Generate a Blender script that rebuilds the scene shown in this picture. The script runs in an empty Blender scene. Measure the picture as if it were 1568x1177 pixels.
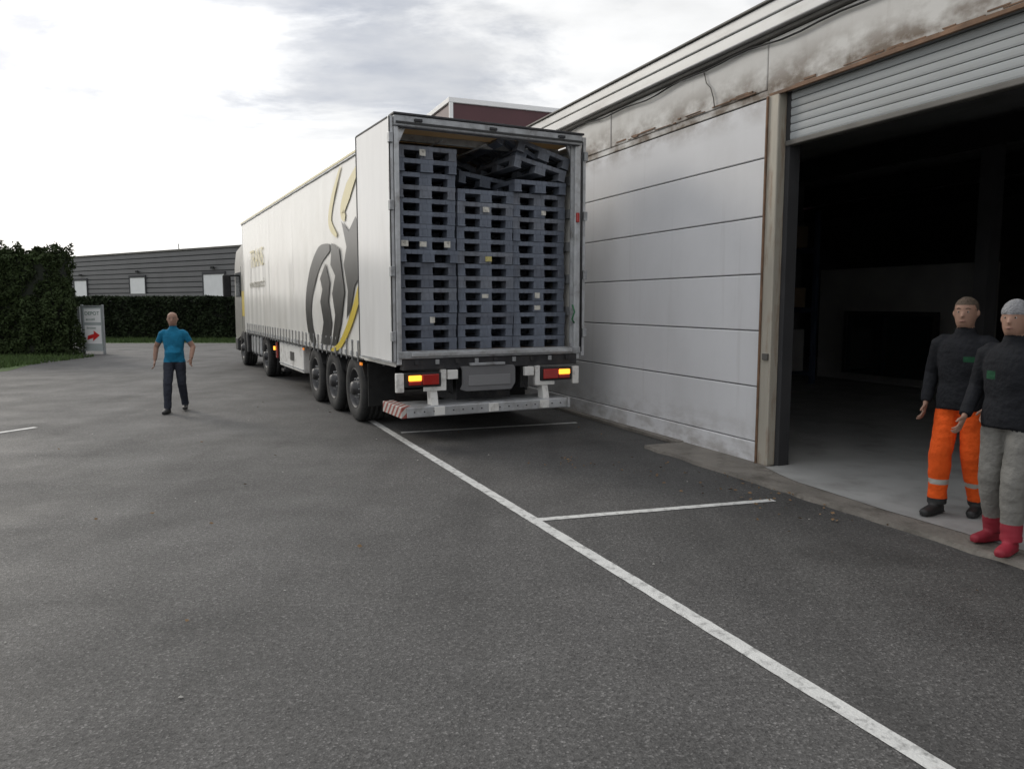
import bpy, bmesh, math, random
import numpy as np
from mathutils import Vector, Matrix, noise
random.seed(7); np.random.seed(7)
scene = bpy.context.scene
scene.view_settings.view_transform='Standard'
scene.view_settings.look='None'
scene.view_settings.exposure=0

# ---------------------------------------------------------------- helpers
def empty(name, loc=(0,0,0), rz=0.0, parent=None):
    e=bpy.data.objects.new(name,None); scene.collection.objects.link(e)
    e.location=loc; e.rotation_euler=(0,0,rz); e.parent=parent; e.empty_display_size=.2
    return e
def obj(name, me, parent=None, mats=()):
    o=bpy.data.objects.new(name,me); scene.collection.objects.link(o); o.parent=parent
    for m in mats: me.materials.append(m)
    return o
def smooth(me, flag=True):
    me.polygons.foreach_set('use_smooth',[flag]*len(me.polygons))
def bm_box(bm,x0,x1,y0,y1,z0,z1,mi=0):
    v=[bm.verts.new(c) for c in ((x0,y0,z0),(x1,y0,z0),(x1,y1,z0),(x0,y1,z0),(x0,y0,z1),(x1,y0,z1),(x1,y1,z1),(x0,y1,z1))]
    for idx in ((0,3,2,1),(4,5,6,7),(0,1,5,4),(1,2,6,5),(2,3,7,6),(3,0,4,7)):
        f=bm.faces.new([v[i] for i in idx]); f.material_index=mi
    return v
def box(name,x0,x1,y0,y1,z0,z1,mat,parent=None,bev=0.0,seg=2):
    x0,x1=sorted((x0,x1)); y0,y1=sorted((y0,y1)); z0,z1=sorted((z0,z1))
    me=bpy.data.meshes.new(name); bm=bmesh.new(); bm_box(bm,x0,x1,y0,y1,z0,z1)
    if bev>0:
        bmesh.ops.bevel(bm,geom=bm.edges[:],offset=bev,segments=seg,affect='EDGES',profile=.5)
    bm.to_mesh(me); bm.free()
    return obj(name,me,parent,[mat])
def prism(name,prof,a0,a1,axis,mat,parent=None,bev=0.0):
    me=bpy.data.meshes.new(name); bm=bmesh.new()
    def P(p,a):
        return {'y':(p[0],a,p[1]),'x':(a,p[0],p[1]),'z':(p[0],p[1],a)}[axis]
    v0=[bm.verts.new(P(p,a0)) for p in prof]; v1=[bm.verts.new(P(p,a1)) for p in prof]
    n=len(prof)
    bm.faces.new(v0); bm.faces.new(v1[::-1])
    for i in range(n): bm.faces.new((v0[i],v1[i],v1[(i+1)%n],v0[(i+1)%n]))
    bmesh.ops.recalc_face_normals(bm,faces=bm.faces)
    if bev>0: bmesh.ops.bevel(bm,geom=bm.edges[:],offset=bev,segments=2,affect='EDGES')
    bm.to_mesh(me); bm.free()
    return obj(name,me,parent,[mat])
def lathe(name,prof,mat,parent=None,seg=40,loc=(0,0,0),flip=1,closed=False):
    me=bpy.data.meshes.new(name); bm=bmesh.new(); rings=[]
    for r,y in prof:
        rings.append([bm.verts.new((r*math.cos(2*math.pi*i/seg),y*flip,r*math.sin(2*math.pi*i/seg))) for i in range(seg)])
    n=len(prof)
    for k in range(n if closed else n-1):
        a=rings[k];b=rings[(k+1)%n]
        for i in range(seg): bm.faces.new((a[i],a[(i+1)%seg],b[(i+1)%seg],b[i]))
    bmesh.ops.remove_doubles(bm,verts=bm.verts,dist=1e-5)
    bmesh.ops.recalc_face_normals(bm,faces=bm.faces)
    for f in bm.faces: f.smooth=True
    bm.to_mesh(me); bm.free()
    o=obj(name,me,parent,[mat]); o.location=loc
    return o
def tube(bm,pts,radii,side=(1,0,0),seg=14,mi=0):
    rings=[];pts=[Vector(p) for p in pts];S=Vector(side)
    for i,p in enumerate(pts):
        if i==0:t=pts[1]-p
        elif i==len(pts)-1:t=p-pts[i-1]
        else:t=(pts[i+1]-p).normalized()+(p-pts[i-1]).normalized()
        t.normalize(); s=S-t*S.dot(t)
        if s.length<.05: s=Vector((0,1,0))-t*t.y
        s.normalize(); f=t.cross(s)
        r=radii[i]; rx,ry=(r if isinstance(r,(tuple,list)) else (r,r))
        rings.append([bm.verts.new(p+s*rx*math.cos(2*math.pi*k/seg)+f*ry*math.sin(2*math.pi*k/seg)) for k in range(seg)])
    for a,b in zip(rings,rings[1:]):
        for k in range(seg):
            fa=bm.faces.new((a[k],a[(k+1)%seg],b[(k+1)%seg],b[k])); fa.material_index=mi
    for r,rev in ((rings[0],True),(rings[-1],False)):
        c=r[::-1] if rev else r
        fa=bm.faces.new(c); fa.material_index=mi
def tube_obj(name,pts,r,mat,parent=None,seg=8):
    me=bpy.data.meshes.new(name);bm=bmesh.new();tube(bm,pts,[r]*len(pts),seg=seg)
    bm.to_mesh(me);bm.free();smooth(me);return obj(name,me,parent,[mat])

# ---------------------------------------------------------------- materials
def mat(name,col,rough=.6,metal=0,var=0.0,vscale=3.0,bump=0.0,bscale=40.0,emit=None,spec=.5,dirt=None,dscale=1.5,damt=.5,stretch=(1,1,1),coat=0):
    m=bpy.data.materials.new(name); m.use_nodes=True; nt=m.node_tree; N=nt.nodes; L=nt.links
    b=N['Principled BSDF']; b.inputs['Base Color'].default_value=(*col,1)
    b.inputs['Roughness'].default_value=rough; b.inputs['Metallic'].default_value=metal
    b.inputs['Specular IOR Level'].default_value=spec
    b.inputs['Coat Weight'].default_value=coat
    tc=N.new('ShaderNodeTexCoord'); mp=N.new('ShaderNodeMapping'); mp.inputs['Scale'].default_value=stretch
    L.new(tc.outputs['Object'],mp.inputs[0])
    out=None
    if var>0:
        n=N.new('ShaderNodeTexNoise'); n.inputs['Scale'].default_value=vscale; n.inputs['Detail'].default_value=6
        L.new(mp.outputs[0],n.inputs['Vector'])
        r=N.new('ShaderNodeMapRange'); r.inputs[1].default_value=.3; r.inputs[2].default_value=.7
        r.inputs[3].default_value=1-var; r.inputs[4].default_value=1+var
        L.new(n.outputs[0],r.inputs[0])
        mx=N.new('ShaderNodeVectorMath'); mx.operation='SCALE'; mx.inputs[0].default_value=col
        L.new(r.outputs[0],mx.inputs['Scale']); out=mx.outputs[0]
    if dirt:
        n=N.new('ShaderNodeTexNoise'); n.inputs['Scale'].default_value=dscale; n.inputs['Detail'].default_value=9; n.inputs['Roughness'].default_value=.65
        L.new(mp.outputs[0],n.inputs['Vector'])
        r=N.new('ShaderNodeMapRange'); r.inputs[1].default_value=.5; r.inputs[2].default_value=.72; r.inputs[4].default_value=damt
        L.new(n.outputs[0],r.inputs[0])
        mx=N.new('ShaderNodeMix'); mx.data_type='RGBA'; mx.inputs['B'].default_value=(*dirt,1); mx.inputs['A'].default_value=(*col,1)
        if out: L.new(out,mx.inputs['A'])
        L.new(r.outputs[0],mx.inputs['Factor']); out=mx.outputs['Result']
    if out: L.new(out,b.inputs['Base Color'])
    if bump>0:
        n=N.new('ShaderNodeTexNoise'); n.inputs['Scale'].default_value=bscale; n.inputs['Detail'].default_value=5
        L.new(mp.outputs[0],n.inputs['Vector'])
        bp=N.new('ShaderNodeBump'); bp.inputs['Strength'].default_value=bump; bp.inputs['Distance'].default_value=.02
        L.new(n.outputs[0],bp.inputs['Height']); L.new(bp.outputs[0],b.inputs['Normal'])
    if emit:
        b.inputs['Emission Color'].default_value=(*emit[0],1); b.inputs['Emission Strength'].default_value=emit[1]
    return m

M_white=mat('curtain_white',(.82,.80,.75),.22,var=.03,vscale=.7,bump=.12,bscale=1.6,dirt=(.60,.56,.49),dscale=.9,damt=.35)
M_doorw=mat('door_white',(.82,.81,.79),.20,var=.03,bump=.03,bscale=3,dirt=(.52,.50,.47),dscale=1.2,damt=.3,stretch=(2,2,.4))
M_alu=mat('aluminium',(.50,.51,.52),.42,.5,var=.15,vscale=6,dirt=(.16,.14,.12),dscale=4,damt=.7)
M_alud=mat('dirty_aluminium',(.36,.37,.38),.5,.4,var=.2,vscale=8,dirt=(.09,.08,.07),dscale=5,damt=.8)
M_steel=mat('chassis_dark',(.030,.030,.033),.6,.2,var=.3,vscale=6,dirt=(.10,.09,.08),dscale=5,damt=.5)
M_black=mat('black_rubber',(.018,.018,.018),.8,var=.3,vscale=10)
M_tyre=mat('tyre',(.020,.020,.020),.85,var=.3,vscale=8,dirt=(.05,.046,.042),dscale=6,damt=.6)
M_rim=mat('rim_grey',(.060,.060,.062),.5,.4,var=.2,vscale=10,dirt=(.03,.027,.025),dscale=8,damt=.8)
M_pallet=mat('pallet_plastic',(.135,.155,.195),.6,var=.22,vscale=2.5,dirt=(.05,.055,.07),dscale=6,damt=.6,bump=.1,bscale=60)
M_pallet2=mat('pallet_plastic_dark',(.105,.118,.148),.6,var=.25,vscale=3,dirt=(.22,.23,.25),dscale=9,damt=.35)
M_pallet3=mat('pallet_plastic_worn',(.165,.18,.212),.65,var=.25,vscale=4,dirt=(.07,.07,.08),dscale=7,damt=.7)
M_label=mat('paper_label',(.6,.58,.52),.7,dirt=(.15,.14,.12),dscale=25,damt=.9)
M_labely=mat('yellow_label',(.55,.48,.18),.7,dirt=(.1,.1,.08),dscale=30,damt=.7)
M_amber=mat('amber_lamp_lit',(.8,.25,.03),.3,emit=((1,.33,.03),2.6))
M_amberglow=mat('amber_reflector_glow',(.7,.2,.02),.25,emit=((1,.3,.03),.5))  # weak emission built into the reflector colour, so it glows without a lamp
M_red=mat('red_lens',(.35,.02,.015),.2,coat=.5)
M_grey=mat('grey_plate',(.15,.15,.155),.5,var=.1)
M_white2=mat('white_paint',(.70,.69,.66),.5,dirt=(.13,.11,.09),dscale=5,damt=.8)
M_cab=mat('cab_paint',(.30,.29,.26),.3,var=.1,dirt=(.1,.09,.08),dscale=3,damt=.5)
M_logo=mat('logo_dark',(.035,.034,.032),.3,var=.15,dirt=(.09,.085,.075),damt=.3)
M_logoy=mat('logo_yellow',(.66,.50,.06),.3)
M_logol=mat('logo_pale',(.72,.62,.30),.3)
M_wood=mat('trailer_ply',(.10,.07,.05),.7,var=.25,vscale=4)
M_glass=mat('cab_glass',(.015,.02,.022),.08,coat=.5)
M_yel=mat('cab_yellow',(.6,.45,.05),.35)
M_rubber=mat('gasket',(.03,.03,.03),.7)

def translucent_roof():
    m=bpy.data.materials.new('roof_tarp'); m.use_nodes=True; nt=m.node_tree; N=nt.nodes; L=nt.links
    out=N['Material Output']; N.remove(N['Principled BSDF'])
    d=N.new('ShaderNodeBsdfDiffuse'); d.inputs[0].default_value=(.42,.38,.31,1)
    t=N.new('ShaderNodeBsdfTranslucent'); t.inputs[0].default_value=(.40,.31,.20,1)
    mx=N.new('ShaderNodeMixShader'); mx.inputs[0].default_value=.4
    L.new(d.outputs[0],mx.inputs[1]); L.new(t.outputs[0],mx.inputs[2]); L.new(mx.outputs[0],out.inputs[0])
    return m
M_tarp=translucent_roof()

# ---- asphalt
def asphalt():
    m=bpy.data.materials.new('asphalt'); m.use_nodes=True; nt=m.node_tree; N=nt.nodes; L=nt.links
    b=N['Principled BSDF']; tc=N.new('ShaderNodeTexCoord')
    def noise_(sc,det,rough=.6,scale=None,rot=0):
        n=N.new('ShaderNodeTexNoise'); n.inputs['Scale'].default_value=sc; n.inputs['Detail'].default_value=det; n.inputs['Roughness'].default_value=rough
        if scale:
            mp=N.new('ShaderNodeMapping'); mp.inputs['Scale'].default_value=scale; mp.inputs['Rotation'].default_value=(0,0,rot); L.new(tc.outputs['Object'],mp.inputs[0]); L.new(mp.outputs[0],n.inputs['Vector'])
        else: L.new(tc.outputs['Object'],n.inputs['Vector'])
        return n
    def mr(src,a,b_,c,d):
        r=N.new('ShaderNodeMapRange'); r.inputs[1].default_value=a;r.inputs[2].default_value=b_;r.inputs[3].default_value=c;r.inputs[4].default_value=d
        L.new(src,r.inputs[0]); return r.outputs[0]
    def mul(a,c):
        k=N.new('ShaderNodeMath');k.operation='MULTIPLY';L.new(a,k.inputs[0])
        if isinstance(c,float): k.inputs[1].default_value=c
        else: L.new(c,k.inputs[1])
        return k.outputs[0]
    big=mr(noise_(.22,5).outputs[0],.35,.65,.84,1.16)
    mid=mr(noise_(1.3,7,.65).outputs[0],.35,.65,.86,1.12)
    fine=mr(noise_(38,4,.8).outputs[0],.3,.7,.50,1.50)
    vor=N.new('ShaderNodeTexVoronoi'); vor.inputs['Scale'].default_value=110; L.new(tc.outputs['Object'],vor.inputs['Vector'])
    sp=N.new('ShaderNodeSeparateColor'); L.new(vor.outputs['Color'],sp.inputs[0])
    stones=mr(sp.outputs[0],.80,1.0,1.0,2.1)
    stones2=mr(sp.outputs[1],.0,.35,.58,1.0)
    st=mr(noise_(.6,4,.5).outputs[0],.60,.72,1.0,.66)
    trk=mr(noise_(1.0,4,.5,(1.6,.13,1),math.radians(25)).outputs[0],.50,.66,1.0,.84)
    xyz=N.new('ShaderNodeSeparateXYZ'); L.new(tc.outputs['Object'],xyz.inputs[0])
    a=mul(xyz.outputs[0],.918); c=mul(xyz.outputs[1],.396)
    s=N.new('ShaderNodeMath'); s.operation='ADD'; L.new(a,s.inputs[0]); L.new(c,s.inputs[1])
    strip=mr(s.outputs[0],2.4,4.6,1.0,.74)
    v=mul(mul(mul(mul(big,mid),mul(fine,stones)),mul(st,strip)),mul(stones2,trk))
    v=mul(v,.080)
    cc=N.new('ShaderNodeCombineColor'); L.new(v,cc.inputs[0]); L.new(mul(v,.97),cc.inputs[1]); L.new(mul(v,.935),cc.inputs[2])
    L.new(cc.outputs[0],b.inputs['Base Color'])
    L.new(mr(noise_(.9,5).outputs[0],.3,.7,.60,.85),b.inputs['Roughness'])
    b.inputs['Specular IOR Level'].default_value=.35
    bp=N.new('ShaderNodeBump'); bp.inputs['Strength'].default_value=.8; bp.inputs['Distance'].default_value=.006
    L.new(mul(mr(noise_(60,4,.7).outputs[0],0,1,0,1),vor.outputs['Distance']),bp.inputs['Height'])
    L.new(bp.outputs[0],b.inputs['Normal'])
    return m
M_asph=asphalt()
M_line=mat('road_paint',(.58,.58,.56),.6,var=.08,vscale=5,dirt=(.10,.098,.094),dscale=14,damt=.85,bump=.3,bscale=80)

def wall_mat(name,base,stain,top_z,amount,lowamt=.6):
    m=bpy.data.materials.new(name); m.use_nodes=True; nt=m.node_tree; N=nt.nodes; L=nt.links
    b=N['Principled BSDF']; b.inputs['Roughness'].default_value=.7; tc=N.new('ShaderNodeTexCoord')
    def nz(sc,det,scale=(1,1,1),rough=.6):
        mp=N.new('ShaderNodeMapping'); mp.inputs['Scale'].default_value=scale; L.new(tc.outputs['Object'],mp.inputs[0])
        n=N.new('ShaderNodeTexNoise'); n.inputs['Scale'].default_value=sc;n.inputs['Detail'].default_value=det;n.inputs['Roughness'].default_value=rough
        L.new(mp.outputs[0],n.inputs['Vector']); return n.outputs[0]
    def mr(src,a,b_,c,d):
        r=N.new('ShaderNodeMapRange'); r.inputs[1].default_value=a;r.inputs[2].default_value=b_;r.inputs[3].default_value=c;r.inputs[4].default_value=d
        L.new(src,r.inputs[0]); return r.outputs[0]
    def math_(op,a,c):
        k=N.new('ShaderNodeMath');k.operation=op;k.use_clamp=(op!='POWER')
        for i,q in enumerate((a,c)):
            if isinstance(q,(int,float)): k.inputs[i].default_value=q
            else: L.new(q,k.inputs[i])
        return k.outputs[0]
    xyz=N.new('ShaderNodeSeparateXYZ'); L.new(tc.outputs['Object'],xyz.inputs[0])
    st=mr(nz(1.1,8,(1,1,.35)),.5,.75,0,1)
    streaks=mr(nz(5,5,(1,1,.05),.7),.58,.8,0,.5)
    small=mr(nz(14,6),.62,.75,0,.5)
    low=mr(xyz.outputs[2],.0,.6,lowamt,0)
    lown=math_('MULTIPLY',low,mr(nz(3,7,(1,1,2)),.42,.62,0,1))
    tot=math_('ADD',math_('ADD',math_('MULTIPLY',st,amount),math_('MULTIPLY',streaks,.45)),math_('ADD',math_('MULTIPLY',small,amount*.7),lown))
    if top_z:
        tp=math_('MULTIPLY',mr(xyz.outputs[2],top_z[0],top_z[1],0,top_z[2]),mr(nz(1.7,8,(1,1,1.6)),top_z[3],top_z[3]+.18,0,1))
        tot=math_('ADD',tot,tp)
    mx=N.new('ShaderNodeMix'); mx.data_type='RGBA'; mx.inputs['A'].default_value=(*base,1); mx.inputs['B'].default_value=(*stain,1)
    L.new(tot,mx.inputs['Factor'])
    mv=N.new('ShaderNodeVectorMath'); mv.operation='SCALE'; L.new(mx.outputs['Result'],mv.inputs[0]); L.new(mr(nz(.5,5),.3,.7,.93,1.05),mv.inputs['Scale'])
    L.new(mv.outputs[0],b.inputs['Base Color'])
    bp=N.new('ShaderNodeBump'); bp.inputs['Strength'].default_value=.2; bp.inputs['Distance'].default_value=.01
    L.new(nz(9,6),bp.inputs['Height']); L.new(bp.outputs[0],b.inputs['Normal'])
    return m
M_panel=wall_mat('wall_panels',(.67,.67,.68),(.24,.21,.18),(3.58,3.9,.8,.42),.10)
M_beam=wall_mat('lintel_concrete',(.62,.61,.585),(.15,.115,.085),(4.30,3.93,1.0,.40),.28)
M_fascia=mat('fascia_sheet',(.55,.555,.55),.45,.1,var=.08,vscale=1.5,dirt=(.22,.20,.17),dscale=2,damt=.5,stretch=(.4,1,2))
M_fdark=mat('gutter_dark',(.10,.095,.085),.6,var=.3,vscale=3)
M_shut=mat('shutter_grey',(.35,.37,.375),.6,.0,var=.05,vscale=2,dirt=(.22,.21,.19),dscale=3,damt=.35,stretch=(.3,1,2))
M_rust=mat('jamb_rusty',(.40,.37,.31),.6,.1,var=.12,vscale=3,dirt=(.17,.09,.045),dscale=3,damt=.9,stretch=(3,3,.5))
M_rustd=mat('rust_edge',(.17,.10,.06),.8,var=.4,vscale=6)
M_conc=mat('concrete_apron',(.17,.155,.135),.85,var=.25,vscale=2.2,dirt=(.055,.048,.038),dscale=3.5,damt=.9,bump=.6,bscale=25)
M_floor=mat('warehouse_floor',(.34,.34,.33),.55,var=.15,vscale=1.5,dirt=(.14,.13,.12),dscale=2,damt=.6)
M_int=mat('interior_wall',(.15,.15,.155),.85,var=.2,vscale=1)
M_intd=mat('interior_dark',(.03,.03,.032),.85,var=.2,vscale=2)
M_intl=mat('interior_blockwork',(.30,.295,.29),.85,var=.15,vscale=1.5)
M_maroon=mat('maroon_cladding',(.062,.018,.022),.5,var=.15,vscale=1)
M_trim=mat('white_trim',(.72,.72,.72),.5)
M_card=mat('cardboard',(.22,.16,.10),.8,var=.2)
M_rack=mat('rack_steel',(.05,.07,.12),.5,var=.2)

# ---------------------------------------------------------------- world
w=bpy.data.worlds.new('World'); scene.world=w; w.use_nodes=True
SUN_AZ=math.radians(-48)
SUN_EL=math.radians(24)
sd=Vector((math.sin(SUN_AZ)*math.cos(SUN_EL),math.cos(SUN_AZ)*math.cos(SUN_EL),math.sin(SUN_EL)))
nt=w.node_tree; N=nt.nodes; L=nt.links
bg=N['Background']; bg.inputs['Strength'].default_value=.115
sky=N.new('ShaderNodeTexSky'); sky.sky_type='NISHITA'; sky.sun_disc=False
sky.sun_elevation=SUN_EL; sky.sun_rotation=SUN_AZ; sky.air_density=1.0; sky.dust_density=2
tc=N.new('ShaderNodeTexCoord'); sx=N.new('ShaderNodeSeparateXYZ'); L.new(tc.outputs['Generated'],sx.inputs[0])
def M2(op,a,c,clamp=False):
    k=N.new('ShaderNodeMath');k.operation=op;k.use_clamp=clamp
    for i,q in enumerate((a,c)):
        if isinstance(q,(int,float)): k.inputs[i].default_value=q
        else: L.new(q,k.inputs[i])
    return k.outputs[0]
def MR(src,a,b_,c,d,sm=False):
    r=N.new('ShaderNodeMapRange'); r.inputs[1].default_value=a;r.inputs[2].default_value=b_;r.inputs[3].default_value=c;r.inputs[4].default_value=d
    if sm: r.interpolation_type='SMOOTHSTEP'
    L.new(src,r.inputs[0]); return r.outputs[0]
zc=M2('MAXIMUM',sx.outputs[2],0.0); den=M2('ADD',zc,.13)
cx=M2('DIVIDE',sx.outputs[0],den); cy=M2('DIVIDE',sx.outputs[1],den)
cv=N.new('ShaderNodeCombineXYZ'); L.new(cx,cv.inputs[0]); L.new(cy,cv.inputs[1])
mp=N.new('ShaderNodeMapping'); mp.inputs['Location'].default_value=(5.0,.75,0); mp.inputs['Scale'].default_value=(1.0,1.3,1); mp.inputs['Rotation'].default_value=(0,0,-.1)
L.new(cv.outputs[0],mp.inputs[0])
n1=N.new('ShaderNodeTexNoise'); n1.inputs['Scale'].default_value=.95; n1.inputs['Detail'].default_value=11; n1.inputs['Roughness'].default_value=.58; n1.inputs['Distortion'].default_value=.3
L.new(mp.outputs[0],n1.inputs['Vector'])
n2=N.new('ShaderNodeTexNoise'); n2.inputs['Scale'].default_value=3.2; n2.inputs['Detail'].default_value=9
L.new(mp.outputs[0],n2.inputs['Vector'])
dark=MR(n1.outputs[0],.42,.56,0,1,True)
hz=MR(sx.outputs[2],.15,.25,0,1,True)
dark=M2('MULTIPLY',dark,hz)
dark=M2('MULTIPLY',dark,MR(n2.outputs[0],.3,.62,.45,1.0))
dv=N.new('ShaderNodeVectorMath'); dv.operation='DOT_PRODUCT'; L.new(tc.outputs['Generated'],dv.inputs[0]); dv.inputs[1].default_value=sd
glow=M2('POWER',M2('MAXIMUM',dv.outputs['Value'],0.0),8.0)
bright=M2('ADD',MR(n2.outputs[0],.3,.7,7.9,9.6),M2('MULTIPLY',glow,6.0))
bright=M2('ADD',bright,MR(sx.outputs[2],.45,1.0,0,7.0))
cw=N.new('ShaderNodeVectorMath'); cw.operation='SCALE'; cw.inputs[0].default_value=(1.0,1.0,.995); L.new(bright,cw.inputs['Scale'])
cd=N.new('ShaderNodeVectorMath'); cd.operation='SCALE'; cd.inputs[0].default_value=(.46,.485,.54); L.new(bright,cd.inputs['Scale'])
mc=N.new('ShaderNodeMix'); mc.data_type='RGBA'; L.new(dark,mc.inputs['Factor']); L.new(cw.outputs[0],mc.inputs['A']); L.new(cd.outputs[0],mc.inputs['B'])
mk=N.new('ShaderNodeMix'); mk.data_type='RGBA'; mk.inputs['Factor'].default_value=.93
L.new(sky.outputs[0],mk.inputs['A']); L.new(mc.outputs['Result'],mk.inputs['B'])
L.new(mk.outputs['Result'],bg.inputs['Color'])
sl=bpy.data.lights.new('sun','SUN'); sl.energy=1.15; sl.angle=math.radians(14); sl.color=(1,.93,.82)
so=bpy.data.objects.new('sun',sl); scene.collection.objects.link(so)
so.rotation_euler=(-sd).to_track_quat('-Z','Y').to_euler(); so.location=(-20,20,20)

# ---------------------------------------------------------------- camera
cam=bpy.data.cameras.new('camera'); co=bpy.data.objects.new('camera',cam); scene.collection.objects.link(co)
cam.sensor_width=36; cam.lens=36*1180/1568; cam.clip_end=2000; cam.clip_start=.05
co.location=(0,0,1.75); co.rotation_euler=(math.radians(90-6.05),0,0); scene.camera=co

# ---------------------------------------------------------------- ground
def sheet(name,poly,z,m,parent=None):
    me=bpy.data.meshes.new(name); me.from_pydata([(x,y,z) for x,y in poly],[],[list(range(len(poly)))]); me.update()
    o=obj(name,me,parent,[m])
    if me.polygons[0].normal.z<0: me.flip_normals()
    return o
M_field=mat('far_ground',(.05,.065,.03),.9,var=.3,vscale=.2)
sheet('ground',[(-700,-700),(700,-700),(700,700),(-700,700)],-.02,M_field)
sheet('asphalt_yard',[(-40,-30),(40,-30),(40,34.0),(-13,33.6),(-24,33.5),(-24,31),(-16.6,27.9),(-14.6,24.6),(-13.0,19.8),(-14,14),(-40,12)],0,M_asph)
M_grass=mat('grass',(.05,.085,.02),.9,var=.35,vscale=2,bump=.6,bscale=30)
sheet('lawn',[(-40,12),(-14,14),(-13.0,19.8),(-14.6,24.6),(-16.6,27.9),(-24,31),(-40,30)],.004,M_grass)
sheet('grass_verge',[(-24,33.5),(-13,33.6),(40,34.0),(40,39),(-24,39)],.004,M_grass)
def stripe(a,b,wd):
    a=Vector(a);b=Vector(b);d=(b-a).normalized();n=Vector((-d.y,d.x))*wd/2
    k=max(2,int((b-a).length/.08)); l=[];r=[]
    for i in range(k+1):
        p=a.lerp(b,i/k); j1=random.uniform(-.0025,.0025);j2=random.uniform(-.0025,.0025)
        l.append(p+n*(1+j1/wd*2)); r.append(p-n*(1+j2/wd*2))
    return [tuple(v) for v in l+r[::-1]]
marks=[('parking_line',(-2.58,12.5),(2.54,.6),.100),('parking_bay_line',(.22,6.10),(2.33,6.72),.085),
       ('parking_bay_line',(-1.50,10.30),(.95,11.18),.085),('parking_bay_line',(-6.72,10.75),(-7.4,9.3),.1)]
for i,(nm,a,b,wd) in enumerate(marks): sheet(nm,stripe(a,b,wd),.004+.0005*i,M_line)

def blades(name,region,n,h,m):
    vs=[];fs=[]
    (x0,x1,y0,y1)=region
    for i in range(n):
        x=random.uniform(x0,x1);y=random.uniform(y0,y1);a=random.uniform(0,6.28);hh=h*random.uniform(.4,1.3);ww=.02
        dx=math.cos(a)*ww;dy=math.sin(a)*ww;lx=random.uniform(-.06,.06);ly=random.uniform(-.06,.06)
        k=len(vs);vs+= [(x-dx,y-dy,0),(x+dx,y+dy,0),(x+lx,y+ly,hh)];fs.append((k,k+1,k+2))
    me=bpy.data.meshes.new(name);me.from_pydata(vs,[],fs);me.update();return obj(name,me,None,[m])
blades('grass_tufts',(-22,-13.6,20.2,25.2),9000,.12,M_grass)
blades('grass_tufts',(-23,-8,33.7,37),9000,.14,M_grass)

M_leafb=mat('dead_leaf',(.14,.085,.04),.8,var=.4,vscale=1)
vs=[];fs=[]
def leafpatch(n,cx,cy,sx_,sy_):
    for i in range(n):
        x=random.gauss(cx,sx_);y=random.gauss(cy,sy_);a=random.uniform(0,6.28);s=random.uniform(.010,.024)
        k=len(vs)
        for j,(r,z) in enumerate(((s,.012),(s*.6,.02),(s,.014),(s*.6,.008))):
            vs.append((x+r*math.cos(a+j*1.57),y+r*math.sin(a+j*1.57),z+random.uniform(0,.008)))
        fs.append((k,k+1,k+2,k+3))
leafpatch(50,2.0,7.9,.5,.5);leafpatch(40,2.6,7.0,.4,.4);leafpatch(60,-1,8,4,4);leafpatch(30,2.6,6.2,.3,.5);leafpatch(25,0.6,8.4,.2,.2)
me=bpy.data.meshes.new('fallen_leaves');me.from_pydata(vs,[],fs);me.update();obj('fallen_leaves',me,None,[M_leafb])
vs=[];fs=[]
for i in range(45):
    x=random.uniform(-6,2.5);y=random.uniform(2.6,13);s=random.uniform(.005,.014);a=random.uniform(0,6.28);k=len(vs)
    for j in range(5): vs.append((x+s*math.cos(a+j*1.257),y+s*math.sin(a+j*1.257)*.7,.006))
    vs.append((x,y,.006+s*.6))
    for j in range(5): fs.append((k+j,k+(j+1)%5,k+5))
me=bpy.data.meshes.new('loose_gravel');me.from_pydata(vs,[],fs);me.update();obj('loose_gravel',me,None,[mat('pale_grit',(.35,.34,.31),.8)])

# ---------------------------------------------------------------- warehouse
W=empty('warehouse',(2.64,8.24,0),math.radians(112.5))
bm=bmesh.new()
DX0,DX1=-5.1,-.27
def panels(x0,x1):
    z=.25
    for i in range(6):
        z1=z+.6
        bm_box(bm,x0,x1,-.2,0,z+.006,z1-.006)
        z=z1
panels(-.04,6.2); panels(6.215,12.6); panels(-14,DX0-.22)
bmesh.ops.bevel(bm,geom=bm.edges[:],offset=.008,segments=1,affect='EDGES')
me=bpy.data.meshes.new('wall_panels');bm.to_mesh(me);bm.free();obj('wall_panels',me,W,[M_panel])
M_gap=mat('joint_backing',(.10,.10,.10),.9)
box('wall_backing',-.03,12.55,-.19,-.02,.02,3.9,M_gap,W)
box('wall_backing_near',-13.9,DX0-.23,-.19,-.02,.02,3.9,M_gap,W)
box('plinth',-.04,12.6,-.2,.012,0,.246,M_panel,W,.01)
box('plinth_near',-14,DX0-.22,-.2,.012,0,.246,M_panel,W,.01)
for i,(a,b) in enumerate(((-14,-5.6),(-5.585,-.02),(-.005,3.2),(3.215,7.8),(7.815,12.6))):
    box(f'lintel_{i}',a,b,-.25,.012+.004*(i%2),3.93 if i!=1 else 3.87,4.42,M_beam,W,.012)
box('panel_head',-.04,12.6,-.2,.002,3.858,3.926,M_beam,W,.004)
bm=bmesh.new()
for i in range(60):
    x=random.uniform(-5.2,3.0);l=random.uniform(.05,.35);zb=3.885 if x<-.3 else 3.945;z=zb+random.uniform(-.015,.02)
    if x+l>-.02 and x<-.02: continue
    bm_box(bm,x,x+l,.0,.020+random.uniform(0,.006),z,z+random.uniform(.006,.02))
me=bpy.data.meshes.new('lintel_rust_flakes');bm.to_mesh(me);bm.free();obj('lintel_rust_flakes',me,W,[M_rustd])
box('lintel_rust_angle',DX0,DX1+.2,.0,.035,3.84,3.875,M_rustd,W,.004)
box('gutter_shadow',-14,12.6,-.1,.06,4.425,4.47,M_fdark,W,.01)
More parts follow.
